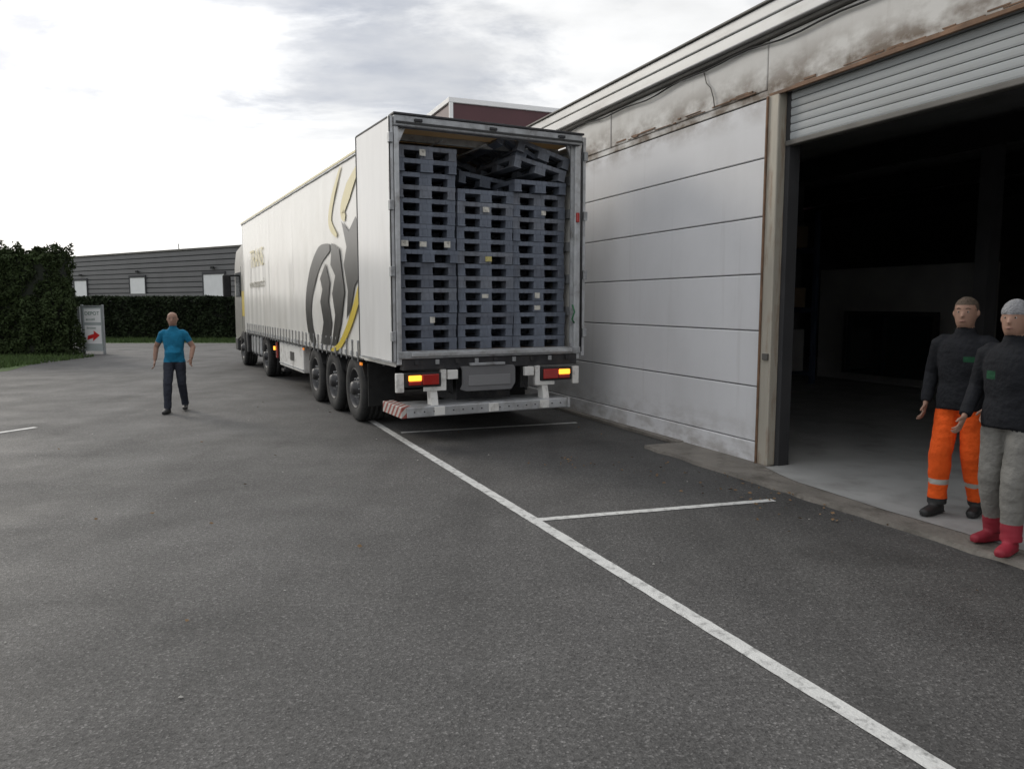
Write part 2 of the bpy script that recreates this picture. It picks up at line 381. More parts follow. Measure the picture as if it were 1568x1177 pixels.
box('fascia_lower',-14,12.6,-.1,.12,4.472,4.60,M_fascia,W,.012)
box('fascia_groove',-14,12.6,-.1,.10,4.60,4.612,M_fdark,W)
box('fascia_upper',-14,12.6,-.1,.125,4.612,4.735,M_fascia,W,.012)
box('fascia_cap',-14,12.6,-.15,.15,4.737,4.765,M_fdark,W,.008)
pts=[]
x=-6
while x<12.5:
    pts.append((x,.05,4.38+.02*math.sin(x*1.9)+.015*math.sin(x*5.1))); x+=.25
tube_obj('cable',pts,.011,M_black,W)
tube_obj('cable_loop',[(1.05,.03,4.38),(1.0,.03,4.25),(.92,.03,4.18),(.86,.03,4.05),(.84,.03,3.95)],.006,M_fdark,W)
box('roof',-14,12.6,-20,-.15,4.66,4.73,M_fascia,W)
box('jamb',DX1+.05,-.045,-.26,.035,0.03,3.86,M_rust,W,.012)
box('jamb_flange',-.075,-.05,.036,.055,.03,3.85,M_rustd,W,.005)
box('guide_rail',DX1-.02,DX1+.045,-.2,-.06,.03,3.86,M_intd,W,.005)
box('jamb_far',DX0-.22,DX0,-.26,.035,0.03,3.86,M_rust,W,.012)
box('lock_box',-.20,-.12,.035,.06,1.15,1.22,M_fdark,W,.004)
bm=bmesh.new();z=3.38
while z<3.95:
    prof=[(-.10,z+.002),(-.066,z+.004),(-.062,z+.02),(-.061,z+.045),(-.062,z+.066),(-.066,z+.074),(-.10,z+.0745)]
    v0=[bm.verts.new((DX0,p[0],p[1])) for p in prof];v1=[bm.verts.new((DX1+.03,p[0],p[1])) for p in prof]
    n_=len(prof);bm.faces.new(v0);bm.faces.new(v1[::-1])
    for i in range(n_):bm.faces.new((v0[i],v0[(i+1)%n_],v1[(i+1)%n_],v1[i]))
    z+=.078
bmesh.ops.recalc_face_normals(bm,faces=bm.faces)
me=bpy.data.meshes.new('roller_shutter');bm.to_mesh(me);bm.free();obj('roller_shutter',me,W,[M_shut])
box('shutter_backing',DX0,DX1+.02,-.125,-.1,3.38,4.3,M_fdark,W)
box('shutter_bottom_bar',DX0,DX1+.03,-.12,-.04,3.325,3.378,M_fdark,W,.01)
bm=bmesh.new()
n=60
top=[]
for i in range(n+1):
    x=-9+10.3*i/n; top.append((x,.60+.03*noise.noise(Vector((x*2.3,0,0)))+.02*random.uniform(-1,1)))
poly=top+[(1.3,.0),(-9,.0)]
vb=[bm.verts.new((p[0],p[1],.0)) for p in poly];vt=[bm.verts.new((p[0],p[1]-(.01 if i<=n else 0),.035)) for i,p in enumerate(poly)]
bm.faces.new(vt)
for i in range(len(poly)):bm.faces.new((vb[i],vb[(i+1)%len(poly)],vt[(i+1)%len(poly)],vt[i]))
bmesh.ops.recalc_face_normals(bm,faces=bm.faces)
me=bpy.data.meshes.new('apron');bm.to_mesh(me);bm.free();obj('apron',me,W,[M_conc])
sheet('apron_screed',[(-9,-.25),(-.28,-.25),(-.28,.10),(-.6,.20),(-.9,.27),(-2,.33),(-3.1,.31),(-9,.36)],.0395,M_floor,W)
box('base_kerb',1.3,12.6,.012,.11,0,.05,M_conc,W,.01)
# interior
box('interior_floor',-14,12.5,-20,-.25,-.01,.037,M_floor,W)
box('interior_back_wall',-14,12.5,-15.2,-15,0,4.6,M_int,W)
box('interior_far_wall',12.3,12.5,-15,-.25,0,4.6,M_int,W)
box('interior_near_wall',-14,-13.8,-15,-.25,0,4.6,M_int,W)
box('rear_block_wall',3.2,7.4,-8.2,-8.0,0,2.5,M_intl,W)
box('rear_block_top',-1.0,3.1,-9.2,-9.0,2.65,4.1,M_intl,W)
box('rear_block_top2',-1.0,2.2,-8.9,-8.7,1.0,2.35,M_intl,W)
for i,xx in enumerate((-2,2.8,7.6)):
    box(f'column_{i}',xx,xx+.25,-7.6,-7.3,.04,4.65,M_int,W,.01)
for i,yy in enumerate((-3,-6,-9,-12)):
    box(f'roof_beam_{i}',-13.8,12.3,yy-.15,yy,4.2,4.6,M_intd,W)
bx0,bx1=3.5,5.6
box('frame_left',bx0,bx0+.08,-7.1,-7.0,.3,1.5,M_black,W);box('frame_right',bx1,bx1+.08,-7.1,-7.0,.3,1.5,M_black,W)
box('frame_top',bx0,bx1+.08,-7.095,-7.005,1.5,1.58,M_black,W);box('frame_pane',bx0+.08,bx1,-7.07,-7.04,.3,1.5,M_glass,W)
# taller maroon-clad part at the far end, set back from the wall line
box('raised_block',12.75,24,-14,-.72,0,6.82,M_maroon,W,.02)
box('raised_block_trim',12.70,24.05,-14.05,-.67,6.825,6.95,M_trim,W,.01)
box('raised_block_corner',12.70,12.748,-.78,-.68,0,6.82,M_trim,W)
# pallet rack with cartons, deep inside
RK=empty('storage_rack',(2.64,8.24,0.037),math.radians(112.5))
for i,xx in enumerate((6.0,8.4,10.8)):
    for q,yy in enumerate((-5.6,-6.6)): box(f'upright_{i}_{q}',xx,xx+.09,yy,yy+.09,0,3.6,M_rack,RK)
for i,zz in enumerate((.15,1.5,2.75)):
    box(f'shelf_beam_front_{i}',6.09,10.8,-5.58,-5.53,zz,zz+.11,M_rack,RK); box(f'shelf_beam_rear_{i}',6.09,10.8,-6.58,-6.53,zz,zz+.11,M_rack,RK)
    x=6.2;k=0
    while x<10.3:
        wd=random.uniform(.5,.95);hh=random.uniform(.4,.95)
        box(f'carton_{i}_{k}',x,x+wd,-6.45,-5.65,zz+.115,zz+.115+hh,M_card if random.random()<.6 else M_intl,RK,.01);x+=wd+.12;k+=1

# ---------------------------------------------------------------- truck
ZS=.985
T=empty('semi_trailer_truck',(-1.45,9.4,0),math.radians(117)); T.scale=(1,1,ZS)
TL=12.8; YL=-.07; YR=-2.67
def curtain(name,y,x0,x1,z0,z1,sgn):
    nx,nz=240,14; vs=[];fs=[]
    for i in range(nx+1):
        x=x0+(x1-x0)*i/nx
        for j in range(nz+1):
            z=z0+(z1-z0)*j/nz
            edge=math.sin(math.pi*j/nz)
            pole=.007*math.exp(-((x%2.5-1.25)/.07)**2)*edge
            d=.010*noise.noise(Vector((x*.8,z*.5,1.3)))*edge+.006*noise.noise(Vector((x*3.1,z*.6,5)))+.004*math.sin(x*2*math.pi/.62)*(1-j/nz)**2+(pole if x>5 else 0)
            vs.append((x,y+sgn*d,z))
    for i in range(nx):
        for j in range(nz):
            a=i*(nz+1)+j; fs.append((a,a+nz+1,a+nz+2,a+1))
    me=bpy.data.meshes.new(name);me.from_pydata(vs,[],fs);me.update();smooth(me)
    return obj(name,me,T,[M_white])
curtain('curtain',YL,.1,TL-.1,.97,3.84,1)
curtain('curtain_right',YR,.1,TL-.1,.97,3.84,-1)
for nm,y0,y1 in (('l',YL-.05,YL+.02),('r',YR-.02,YR+.05)):
    box('top_rail_'+nm,.12,TL,y0,y1,3.84,3.92,M_alu,T,.01)
    box('side_rail_'+nm,.14,TL,y0-.0,y1-.025,.98,1.06,M_alud,T,.01)
box('rail_gold_strip',.15,TL,YL+.021,YL+.026,3.87,3.90,M_logol,T)
box('deck',.06,TL-.05,YR+.06,YL-.06,1.06,1.165,M_wood,T)
box('roof_sheet',.1,TL,YR+.05,YL-.05,3.935,3.95,M_tarp,T)
box('bulkhead',TL-.06,TL,YR,YL,1.0,3.93,M_white,T,.02)
x=.5;i=0
while x<TL-.2:
    box(f'roof_bow_{i}',x,x+.06,YR+.06,YL-.06,3.84,3.93,M_steel if i%2 else M_alud,T,.005);x+=.50;i+=1
for i,yy in enumerate((-.75,-1.35,-1.95)):
    tube_obj(f'roof_cable_{i}',[(0.2,yy,3.83),(TL-.2,yy,3.83)],.012,M_alud,T)
for i in range(5):
    z=1.6+.45*i
    box(f'side_slat_r{i}',.2,TL-.2,YR+.03,YR+.055,z,z+.12,M_alud,T)
for i in range(1,5):
    for q,yy in enumerate((YL-.10,YR+.04)):
        box(f'side_post_{i}_{q}',2.5*i,2.5*i+.1,yy,yy+.06,1.16,3.83,M_alud,T)
bm=bmesh.new();bm2=bmesh.new()
x=1.75
while x<TL-.2:
    bm_box(bm,x,x+.035,YL+.010,YL+.018,.93,1.22)
    bm_box(bm2,x-.008,x+.05,YL+.016,YL+.034,1.0,1.07)
    bm_box(bm2,x-.004,x+.04,YL+.006,YL+.02,1.20,1.235)
    x+=.31
me=bpy.data.meshes.new('straps');bm.to_mesh(me);bm.free();obj('straps',me,T,[M_grey])
me=bpy.data.meshes.new('buckles');bm2.to_mesh(me);bm2.free();obj('buckles',me,T,[M_alud])
box('curtain_hem',1.5,TL-.1,YL+.004,YL+.012,.965,.985,M_black,T)
def wheel(x,yo,sgn,R=.5,wd=.38,name='wheel',rimm=None):
    rimm=rimm or M_rim
    e=empty(name,(x,yo,R),0,T)
    h=wd
    prof=[(R*.56,0.0-.02),(R*.62,.0),(R*.78,.012),(R*.92,.0),(R*.985,-.025),(R,-.05),(R,-h*.28),(R-.012,-h*.285),(R-.012,-h*.31),(R,-h*.315),(R,-h*.48),(R-.012,-h*.485),(R-.012,-h*.515),(R,-h*.52),(R,-h*.68),(R-.012,-h*.685),(R-.012,-h*.715),(R,-h*.72),(R,-h+.05),(R*.985,-h+.025),(R*.92,-h),(R*.6,-h),(R*.55,-h+.03)]
    lathe('tyre',prof,M_tyre,e,56,flip=sgn,closed=True)
    rp=[(R*.60,-.005),(R*.585,.0),(R*.56,-.01),(R*.55,-.06),(R*.50,-.11),(R*.40,-.10),(R*.31,-.055),(R*.27,-.05),(R*.25,-.055),(R*.22,-.05),(R*.2,.02),(R*.17,.045),(.0001,.05)]
    lathe('rim',rp,rimm,e,40,flip=sgn)
    lathe('rim_back',[(R*.57,-h+.04),(.0001,-h+.04)],M_steel,e,24,flip=sgn)
    bm=bmesh.new();bmh=bmesh.new()
    for k in range(10):
        a=2*math.pi*k/10
        c=Vector((R*.285*math.cos(a),0,R*.285*math.sin(a)))
        tube(bm,[c+Vector((0,-.06*sgn,0)),c+Vector((0,-.02*sgn,0))],[.016,.014],seg=6)
    for k in range(8):
        a=2*math.pi*(k+.5)/8
        c=Vector((R*.45*math.cos(a),0,R*.45*math.sin(a)))
        tube(bmh,[c+Vector((0,-.12*sgn,0)),c+Vector((0,-.098*sgn,0))],[.034,.034],seg=12)
    me=bpy.data.meshes.new('wheel_nuts');bm.to_mesh(me);bm.free();obj('wheel_nuts',me,e,[M_alud])
    me=bpy.data.meshes.new('vent_holes');bmh.to_mesh(me);bmh.free();obj('vent_holes',me,e,[M_black])
for i,xx in enumerate((2.15,3.42,4.70)):
    wheel(xx,YL-.03,1,name=f'wheel_left_{i}');wheel(xx,YR+.03,-1,name=f'wheel_right_{i}')
    tube_obj(f'axle_{i}',[(xx,YL-.3,.5),(xx,YR+.3,.5)],.07,M_steel,T,12)
    for sd_,y0,y1 in (('l',YL-.44,YL-.04),('r',YR+.04,YR+.44)):
        prof=[]
        for k in range(13):
            a=math.radians(25+130*k/12);prof.append((xx+.56*math.cos(a),.5+.56*math.sin(a)*.92))
        for k in range(13):
            a=math.radians(155-130*k/12);prof.append((xx+.545*math.cos(a),.5+.545*math.sin(a)*.92))
        prism(f'mudguard_{sd_}{i}',prof,y0,y1,'y',M_black,T)
box('mud_flap_left',1.50,1.515,YL-.45,YL-.05,.30,.92,M_black,T)
box('mud_flap_right',1.50,1.515,YR+.05,YR+.45,.30,.92,M_black,T)
for i,yy in enumerate((-.85,-1.95)):
    box(f'chassis_beam_{i}',.15,12.2,yy,yy+.12,.62,1.05,M_steel,T,.01)
x=.9;i=0
while x<12.5:
    box(f'cross_member_{i}',x,x+.08,YR+.1,YL-.1,.92,1.052,M_steel,T);x+=.8;i+=1
for i,yy in enumerate((-.9,-1.85)):
    for j in range(3):
        tube_obj(f'air_bag_{i}{j}',[(2.35+1.27*j,yy,.55),(2.35+1.27*j,yy,.62),(2.35+1.27*j,yy,.9)],.13,M_black,T,14)
box('pallet_box',5.75,8.15,YL-.62,YL-.05,.42,.93,M_white2,T,.015)
box('pallet_box_band',5.74,8.16,YL-.05,YL-.035,.47,.49,M_alud,T)
box('pallet_box_badge',6.6,7.0,YL-.049,YL-.044,.60,.78,M_logo,T)
box('landing_leg',8.9,9.05,YL-.45,YL-.3,.25,1.0,M_steel,T,.01)
box('landing_foot',8.82,9.13,YL-.5,YL-.25,.2,.26,M_steel,T,.01)
box('side_guard_l',5.35,9.1,YL-.035,YL-.01,.95,.975,M_alu,T)
box('side_marker',8.55,8.68,YL-.03,YL-.01,.72,.80,M_amber,T)
box('side_marker_2',5.45,5.55,YL-.01,YL+.006,.89,.93,M_amberglow,T)
box('side_marker_3',1.62,1.72,YL-.01,YL+.008,.88,.92,M_amberglow,T)
box('side_marker_red',8.50,8.545,YL-.08,YL-.04,.55,.9,M_red,T)
# rear frame
box('post_left',0,.12,YL-.045,YL+.02,1.0,3.90,M_alu,T,.01)
box('post_right',0,.14,YR-.0,YR+.09,1.0,3.90,M_alu,T,.012)
box('post_right_lip',.03,.05,YR+.09,YR+.14,1.17,3.88,M_alud,T)
box('header',-.02,.12,YR-.01,YL+.02,3.90,4.03,M_alud,T,.012)
box('header_gasket',-.035,-.02,YR,YL,3.93,3.955,M_rubber,T)
box('header_gasket_low',-.03,.0,YR+.05,YL-.04,3.885,3.90,M_steel,T)
box('header_cap',-.03,.16,YR-.03,YL+.03,4.032,4.06,M_steel,T,.006)
for i,yy in enumerate((-.35,-1.35,-2.35)):
    box(f'header_lamp_{i}',-.045,-.02,yy-.05,yy+.05,3.965,4.0,M_steel,T,.005)
prism('gusset_left',[(YL-.045,3.90),(YL-.045,3.70),(YL-.14,3.90)],.03,.07,'x',M_alu,T)
prism('gusset_right',[(YR+.09,3.90),(YR+.09,3.65),(YR+.20,3.90)],.055,.09,'x',M_alu,T)
box('sill',-.03,.12,YR+.0,YL-.0,1.075,1.17,M_alud,T,.01)
box('sill_lip',-.06,-.03,YR+.15,YL-.15,1.105,1.155,M_alu,T,.006)
box('rear_beam',-.01,.12,YR+.05,YL-.05,.93,1.072,M_steel,T,.01)
for k in range(9):
    yy=YL-.2-k*.27
    box(f'lock_keeper_{k}',-.035,-.012,yy-.05,yy,1.0,1.06,M_alud if k%2 else M_steel,T,.004)
DL=empty('door_left',(.05,YL+.035,0),math.radians(1.2),T)
box('panel',0,1.30,0,.035,1.05,4.0,M_doorw,DL,.006)
box('gasket_front',1.30,1.325,-.005,.04,1.04,4.01,M_rubber,DL)
box('gasket_top',0,1.30,-.004,.039,4.0,4.02,M_rubber,DL)
box('edge_alu',-.03,0,-.01,.045,1.04,4.02,M_alu,DL,.004)
box('gasket_rear',-.036,-.03,.03,.046,1.05,4.01,M_rubber,DL)
box('bottom_edge',0,1.3,-.004,.039,1.03,1.05,M_alud,DL)
for k in range(4):
    box(f'hinge_{k}',-.07,.0,.0,.055,1.3+.8*k,1.42+.8*k,M_alud,DL,.006)
DR=empty('door_right',(.05,YR-.045,0),math.radians(-2),T)
box('panel',0,1.30,-.035,0,1.05,4.0,M_doorw,DR,.006)
box('edge_alu',-.03,0,-.045,.01,1.04,4.02,M_alu,DR,.004)
for k in range(4):
    box(f'hinge_{k}',-.07,.0,-.055,0,1.3+.8*k,1.42+.8*k,M_alud,DR,.006)
tube_obj('lock_rod',[(-.045,.02,1.1),(-.045,.02,3.95)],.013,M_steel,DR)
box('red_handle',-.03,0.0,YR+.03,YR+.08,2.87,3.0,M_red,T,.01)
M_green=mat('strap_green',(.03,.14,.06),.7)
tube_obj('green_strap',[(-.02,YR+.13,1.75),(-.04,YR+.11,1.65),(-.03,YR+.14,1.55),(-.02,YR+.10,1.5)],.012,M_green,T)
for nm,y0,y1,lit in (('left',-.58,-.15,'l'),('right',-2.50,-2.06,'r')):
    box('lamp_housing_'+nm,-.05,.05,y0-.02,y1+.02,.72,.90,M_black,T,.01)
    if lit=='l':
        box('indicator_'+nm,-.075,-.05,y1-.19,y1-.02,.80,.87,M_amber,T,.01)
        box('tail_lamp_'+nm,-.072,-.05,y0+.01,y1-.20,.745,.88,M_red,T,.01)
        box('tail_low_'+nm,-.070,-.05,y1-.19,y1-.02,.745,.795,M_red,T,.01)
    else:
        box('indicator_'+nm,-.075,-.05,y0+.02,y0+.19,.80,.87,M_amber,T,.01)
        box('tail_lamp_'+nm,-.072,-.05,y0+.20,y1-.01,.745,.88,M_red,T,.01)
        box('tail_low_'+nm,-.070,-.05,y0+.02,y0+.19,.745,.795,M_red,T,.01)
for k,(a,b,z0,z1) in enumerate(((-.12,-.02,.66,.90),(-.68,-.61,.66,.93),(-.84,-.70,.80,.92),(-2.03,-1.96,.66,.93),(-1.94,-1.80,.80,.92),(-2.64,-2.54,.66,.90))):
    box(f'bracket_{k}',-.04,.02,a,b,z0,z1,M_white2,T,.008)
for k,yy in enumerate((-.52,-2.12)):
    prism(f'bumper_arm_{k}',[(.0,.70),(.12,.70),(.10,.46),(-.06,.46)],yy-.045,yy+.045,'y',M_white2,T,.004)
    box(f'arm_plate_{k}',-.03,.0,yy-.14,yy+.14,.66,.715,M_white2,T,.004)
prism('plate_carrier',[(-.87+.0,.66),(-.90,.72),(-.90,.92),(-.87,.96),(-1.63,.96),(-1.66,.92),(-1.66,.72),(-1.60,.63),(-.95,.63)],-.04,-.01,'x',M_grey,T,.008)
M_plate=mat('number_plate',(.20,.20,.205),.5,var=.06,vscale=2)
box('number_plate',-.05,-.04,-1.58,-.98,.70,.84,M_plate,T,.006)
box('plate_light_bar',-.06,-.012,-1.5,-1.0,.965,1.0,M_alud,T,.006)
box('spare_box',.3,1.2,-1.75,-.95,.45,.9,M_steel,T,.01)
box('underrun_bar',-.12,-.02,YR+.26,YL-.05,.345,.48,M_alu,T,.015)
box('underrun_top',-.02,.45,YR+.28,YL-.02,.44,.482,M_alud,T,.008)
def strip_mat():
    m=bpy.data.materials.new('warning_stripes');m.use_nodes=True;nt=m.node_tree;N=nt.nodes;L=nt.links
    b=N['Principled BSDF'];b.inputs['Roughness'].default_value=.5
    tc=N.new('ShaderNodeTexCoord');wv=N.new('ShaderNodeTexWave');wv.wave_type='BANDS';wv.bands_direction='DIAGONAL';wv.inputs['Scale'].default_value=4.5;wv.inputs['Distortion'].default_value=0
    L.new(tc.outputs['Object'],wv.inputs[0]);cr=N.new('ShaderNodeValToRGB');cr.color_ramp.interpolation='CONSTANT'
    cr.color_ramp.elements[0].color=(.28,.07,.055,1);cr.color_ramp.elements[1].position=.45;cr.color_ramp.elements[1].color=(.46,.44,.41,1)
    L.new(wv.outputs[0],cr.inputs[0]);L.new(cr.outputs[0],b.inputs['Base Color']);return m
M_strip=strip_mat()
box('striped_end_plate',-.125,.62,YL-.05,YL+.02,.345,.485,M_strip,T,.006)
box('striped_top_plate',-.10,.60,YL-.12,YL-.052,.484,.490,M_strip,T)
box('striped_end_cap',-.135,.0,YR+.22,YR+.26,.345,.485,M_alu,T,.006)
for k in range(3):
    yy=-.55-.75*k
    box(f'bar_plate_{k}',-.135,-.12,yy-.07,yy+.07,.36,.47,M_white2,T,.004)
bm=bmesh.new()
for k in range(17):
    yy=YL-.15-k*.13
    tube(bm,[(-.118,yy,.415),(-.132,yy,.415)],[.010,.008],seg=6)
me=bpy.data.meshes.new('bar_bolts');bm.to_mesh(me);bm.free();obj('bar_bolts',me,T,[M_steel])
for k in range(5):
    yy=-.7-.27*k
    tube_obj(f'air_hose_{k}',[(.05,yy,.95),(.04,yy-.05,.72),(.1,yy-.12,.60),(.35,yy-.1,.62),(.7,yy,.8)],.012,M_black,T)
def ribbon(name,pts,wds,m,lift):
    P=[Vector((a,b)) for a,b in pts];out=[];ww=[]
    for i in range(len(P)-1):
        p0=P[max(i-1,0)];p1=P[i];p2=P[i+1];p3=P[min(i+2,len(P)-1)]
        for k in range(8):
            t=k/8
            out.append(.5*((2*p1)+(p2-p0)*t+(2*p0-5*p1+4*p2-p3)*t*t+(3*p1-p0-3*p2+p3)*t**3));ww.append(wds[i]*(1-t)+wds[i+1]*t)
    out.append(P[-1]);ww.append(wds[-1])
    vs=[];fs=[]
    for i,p in enumerate(out):
        d=(out[min(i+1,len(out)-1)]-out[max(i-1,0)]).normalized();n=Vector((-d.y,d.x))*ww[i]/2
        vs+=[(p.x+n.x,YL+lift,p.y+n.y),(p.x-n.x,YL+lift,p.y-n.y)]
    for i in range(len(out)-1):fs.append((2*i,2*i+1,2*i+3,2*i+2))
    me=bpy.data.meshes.new(name);me.from_pydata(vs,[],fs);me.update();return obj(name,me,T,[m])
def flatpoly(name,pts,m,lift):
    me=bpy.data.meshes.new(name);me.from_pydata([(a,YL+lift,b) for a,b in pts],[],[list(range(len(pts)))]);me.update();return obj(name,me,T,[m])
# big round-shouldered monogram: outer bowl, an upright with a leg, and a second leg
ribbon('print_arc_outer',[(3.25,2.66),(3.95,2.55),(4.55,2.20),(4.88,1.75),(4.80,1.36),(4.45,1.04)],[.10,.34,.44,.46,.40,.16],M_logo,.0175)
flatpoly('print_letter_left',[(3.95,2.18),(3.55,2.42),(3.30,2.10),(3.42,1.80),(3.22,1.45),(3.42,1.08),(4.02,1.08),(3.78,1.45),(3.98,1.80),(3.80,2.0)],M_logo,.0180)
flatpoly('print_letter_mid',[(3.12,2.72),(2.68,2.60),(2.42,1.95),(2.66,1.45),(2.98,1.10),(3.26,1.08),(3.0,1.58),(3.16,1.92),(2.94,2.2),(3.22,2.38)],M_logo,.0186)
flatpoly('print_letter_right',[(2.50,3.00),(2.10,2.82),(1.72,3.0),(1.42,2.70),(1.42,2.22),(1.85,2.02),(2.10,1.66),(2.32,1.52),(2.22,1.95),(2.42,2.35),(2.24,2.60)],M_logo,.0192)
ribbon('print_pale',[(2.5,3.8),(3.0,3.4),(3.2,3.05),(2.8,2.80)],[.05,.16,.20,.06],M_logol,.0165)
ribbon('print_pale_b',[(1.5,3.7),(2.1,3.4),(2.45,3.15),(2.3,3.02)],[.06,.28,.22,.10],M_logol,.0160)
ribbon('print_yellow',[(1.42,2.12),(1.95,1.62),(2.4,1.30),(2.8,1.10),(3.3,1.01)],[.20,.18,.15,.11,.03],M_logoy,.022)
def text_on(name,s,size,m,parent,mtx):
    cu=bpy.data.curves.new(name,'FONT');cu.body=s;cu.size=size;cu.extrude=.001;cu.align_x='LEFT';cu.materials.append(m)
    o=bpy.data.objects.new(name,cu);scene.collection.objects.link(o);o.parent=parent;o.matrix_local=mtx;return o
M_txt=mat('print_grey',(.30,.28,.22),.4)
RM=Matrix(((-1,0,0,0),(0,0,1,0),(0,1,0,0),(0,0,0,1)))
text_on('print_name','TRANS',.62,M_logol,T,Matrix.Translation((11.4,YL+.022,2.65))@RM)
text_on('print_web','www.transports.fr',.30,M_txt,T,Matrix.Translation((11.6,YL+.022,2.15))@RM)

# tractor unit
C=empty('tractor',(0,0,0),0,T)
cx0,cx1=13.15,15.35
prism('cab_body',[(cx0,.95),(cx1-.1,.60),(cx1,.9),(cx1-.03,1.7),(cx1-.28,2.9),(cx1-.7,3.3),(cx0+.1,3.45),(cx0,3.3)],YR+.08,YL-.08,'y',M_cab,C,.05)
box('roof_deflector',cx0+.1,cx1-.8,YR+.3,YL-.3,3.42,3.7,M_cab,C,.1)
box('side_deflector',12.95,13.18,YL-.13,YL-.09,1.0,3.3,M_steel,C,.01)
box('door_window',cx0+.75,cx1-.4,YL-.082,YL-.072,1.95,2.65,M_glass,C,.003)
prism('windscreen',[(cx1-.005,1.75),(cx1-.26,2.85),(cx1-.24,2.85),(cx1+.015,1.75)],YR+.25,YL-.25,'y',M_glass,C)
box('cab_stripe',cx0+.02,cx0+.6,YL-.08,YL-.07,1.4,2.1,M_yel,C)
box('door_seam',cx0+.66,cx0+.675,YL-.081,YL-.075,1.0,2.8,M_black,C)
box('mirror_arm',cx1-.35,cx1-.3,YL-.08,YL+.18,2.55,2.6,M_black,C,.01)
box('mirror',cx1-.42,cx1-.24,YL+.05,YL+.27,1.95,2.6,M_black,C,.04)
box('tank',10.75,12.35,YL-.65,YL-.08,.42,.95,M_alud,C,.08)
for k in range(3): box(f'tank_strap_{k}',11.0+.5*k,11.05+.5*k,YL-.66,YL-.07,.41,.96,M_steel,C,.01)
box('bumper_front',cx1-.4,cx1+.1,YR+.08,YL-.08,.35,.75,M_steel,C,.05)
box('cab_steps',13.05,13.35,YL-.3,YL-.09,.4,.95,M_steel,C,.03)
box('tractor_frame_l',9.2,15,-1.0,-.88,.7,.95,M_steel,C);box('tractor_frame_r',9.2,15,-1.9,-1.78,.7,.95,M_steel,C)
box('fifth_wheel',9.6,10.6,-1.85,-.85,.96,1.04,M_steel,C)
for (xx,wd,nm) in ((10.0,.55,'drive'),(13.75,.33,'steer')):
    wheel(xx,YL-.06,1,.5,wd,f'wheel_{nm}_left');wheel(xx,YR+.06,-1,.5,wd,f'wheel_{nm}_right')
prof=[]
for k in range(13):
    a=math.radians(10+160*k/12);prof.append((10.0+.60*math.cos(a),.5+.58*math.sin(a)))
for k in range(13):
    a=math.radians(170-160*k/12);prof.append((10.0+.58*math.cos(a),.5+.56*math.sin(a)))
prism('drive_mudguard',prof,YL-.62,YL-.07,'y',M_black,C)

# ---------------------------------------------------------------- pallets
def pallet_mesh(m):
    bm=bmesh.new();L_=1.18;W_=.80;h=.152;lip=.054
    bm_box(bm,0,L_,0,.05,h-lip,h);bm_box(bm,0,L_,W_-.05,W_,h-lip,h)
    bm_box(bm,0,.05,.05,W_-.05,h-lip,h);bm_box(bm,L_-.05,L_,.05,W_-.05,h-lip,h)
    for k in range(9): bm_box(bm,.07+.12*k,.155+.12*k,.05,W_-.05,h-.03,h-.004)
    for fx in (0.004,L_/2-.08,L_-.164):
        for fy,fw in ((.004,.10),(W_/2-.08,.16),(W_-.104,.10)):
            bm_box(bm,fx,fx+.16,fy,fy+fw,.016,h-lip+.002)
            bm_box(bm,fx-.004,fx,fy+fw*.25,fy+fw*.32,.02,h-lip)
            bm_box(bm,fx-.004,fx,fy+fw*.68,fy+fw*.75,.02,h-lip)
    for fy,fw in ((.002,.11),(W_/2-.085,.17),(W_-.112,.11)): bm_box(bm,0.001,L_-.001,fy,fy+fw,0,.018)
    for k in range(9):
        yy=.04+.083*k; bm_box(bm,-.005,0,yy,yy+.012,h-lip+.004,h-.004)
    bmesh.ops.recalc_face_normals(bm,faces=bm.faces)
    me=bpy.data.meshes.new('plastic_pallet');bm.to_mesh(me);bm.free();me.materials.append(m);return me
PM=[pallet_mesh(M_pallet),pallet_mesh(M_pallet2),pallet_mesh(M_pallet3)]
wq=Matrix.Translation((-1.45,9.4,0))@Matrix.Rotation(math.radians(117),4,'Z')
ZF=1.167*ZS; PZ=.158
def stack(x,y,n,labels=()):
    e=empty('pallet_stack',wq@Vector((x,y,ZF)),math.radians(117))
    dx=dy=0
    for k in range(n):
        if random.random()<.35: dx=random.uniform(-.03,.03);dy=random.uniform(-.012,.012)
        rr=random.random()
        o=bpy.data.objects.new(f'pallet_{k}',PM[0 if rr<.6 else (1 if rr<.8 else 2)]);scene.collection.objects.link(o);o.parent=e
        o.location=(dx+random.uniform(-.012,.012),dy+random.uniform(-.006,.006),k*PZ);o.rotation_euler=(0,0,random.uniform(-.018,.018))
    for (k,yy,c) in labels:
        z=k*PZ
        bm=bmesh.new();bm_box(bm,-.052,-.048,yy,yy+random.uniform(.06,.10),z+.03,z+.03+random.uniform(.05,.08))
        me=bpy.data.meshes.new('label');bm.to_mesh(me);bm.free();obj('label',me,e,[c])
    return e
y1,y2,y3=-.925,-1.755,-2.565
stack(.20,y1,16,((2,.32,M_label),(8,.10,M_label),(8,.42,M_label),(15,.42,M_label),(8,.66,M_label)))
stack(.24,y2,13,((7,.33,M_labely),(11,.36,M_label),(4,.38,M_label)))
stack(.22,y3,13,((3,.42,M_label),(11,.34,M_label),(4,.43,M_label)))
for r in range(1,4):
    for q,yy in enumerate((y1,y2,y3)):
        stack(.22+1.22*r,yy,(15,12,13)[q] if r<3 else 15)
def loose(x,y,z,rx,ry,rz,k=0):
    o=bpy.data.objects.new(f'pallet_{len(pile.children)}',PM[k]);scene.collection.objects.link(o);o.parent=pile
    o.location=(x,y,z);o.rotation_euler=(rx,ry,rz)
pile=empty('loose_pallet_pile',wq@Vector((.22,y3,ZF+13*PZ)),math.radians(117))
loose(-.04,.02,.005,.0,0,.03)
loose(-.05,.05,.165,.20,.0,.02,2)
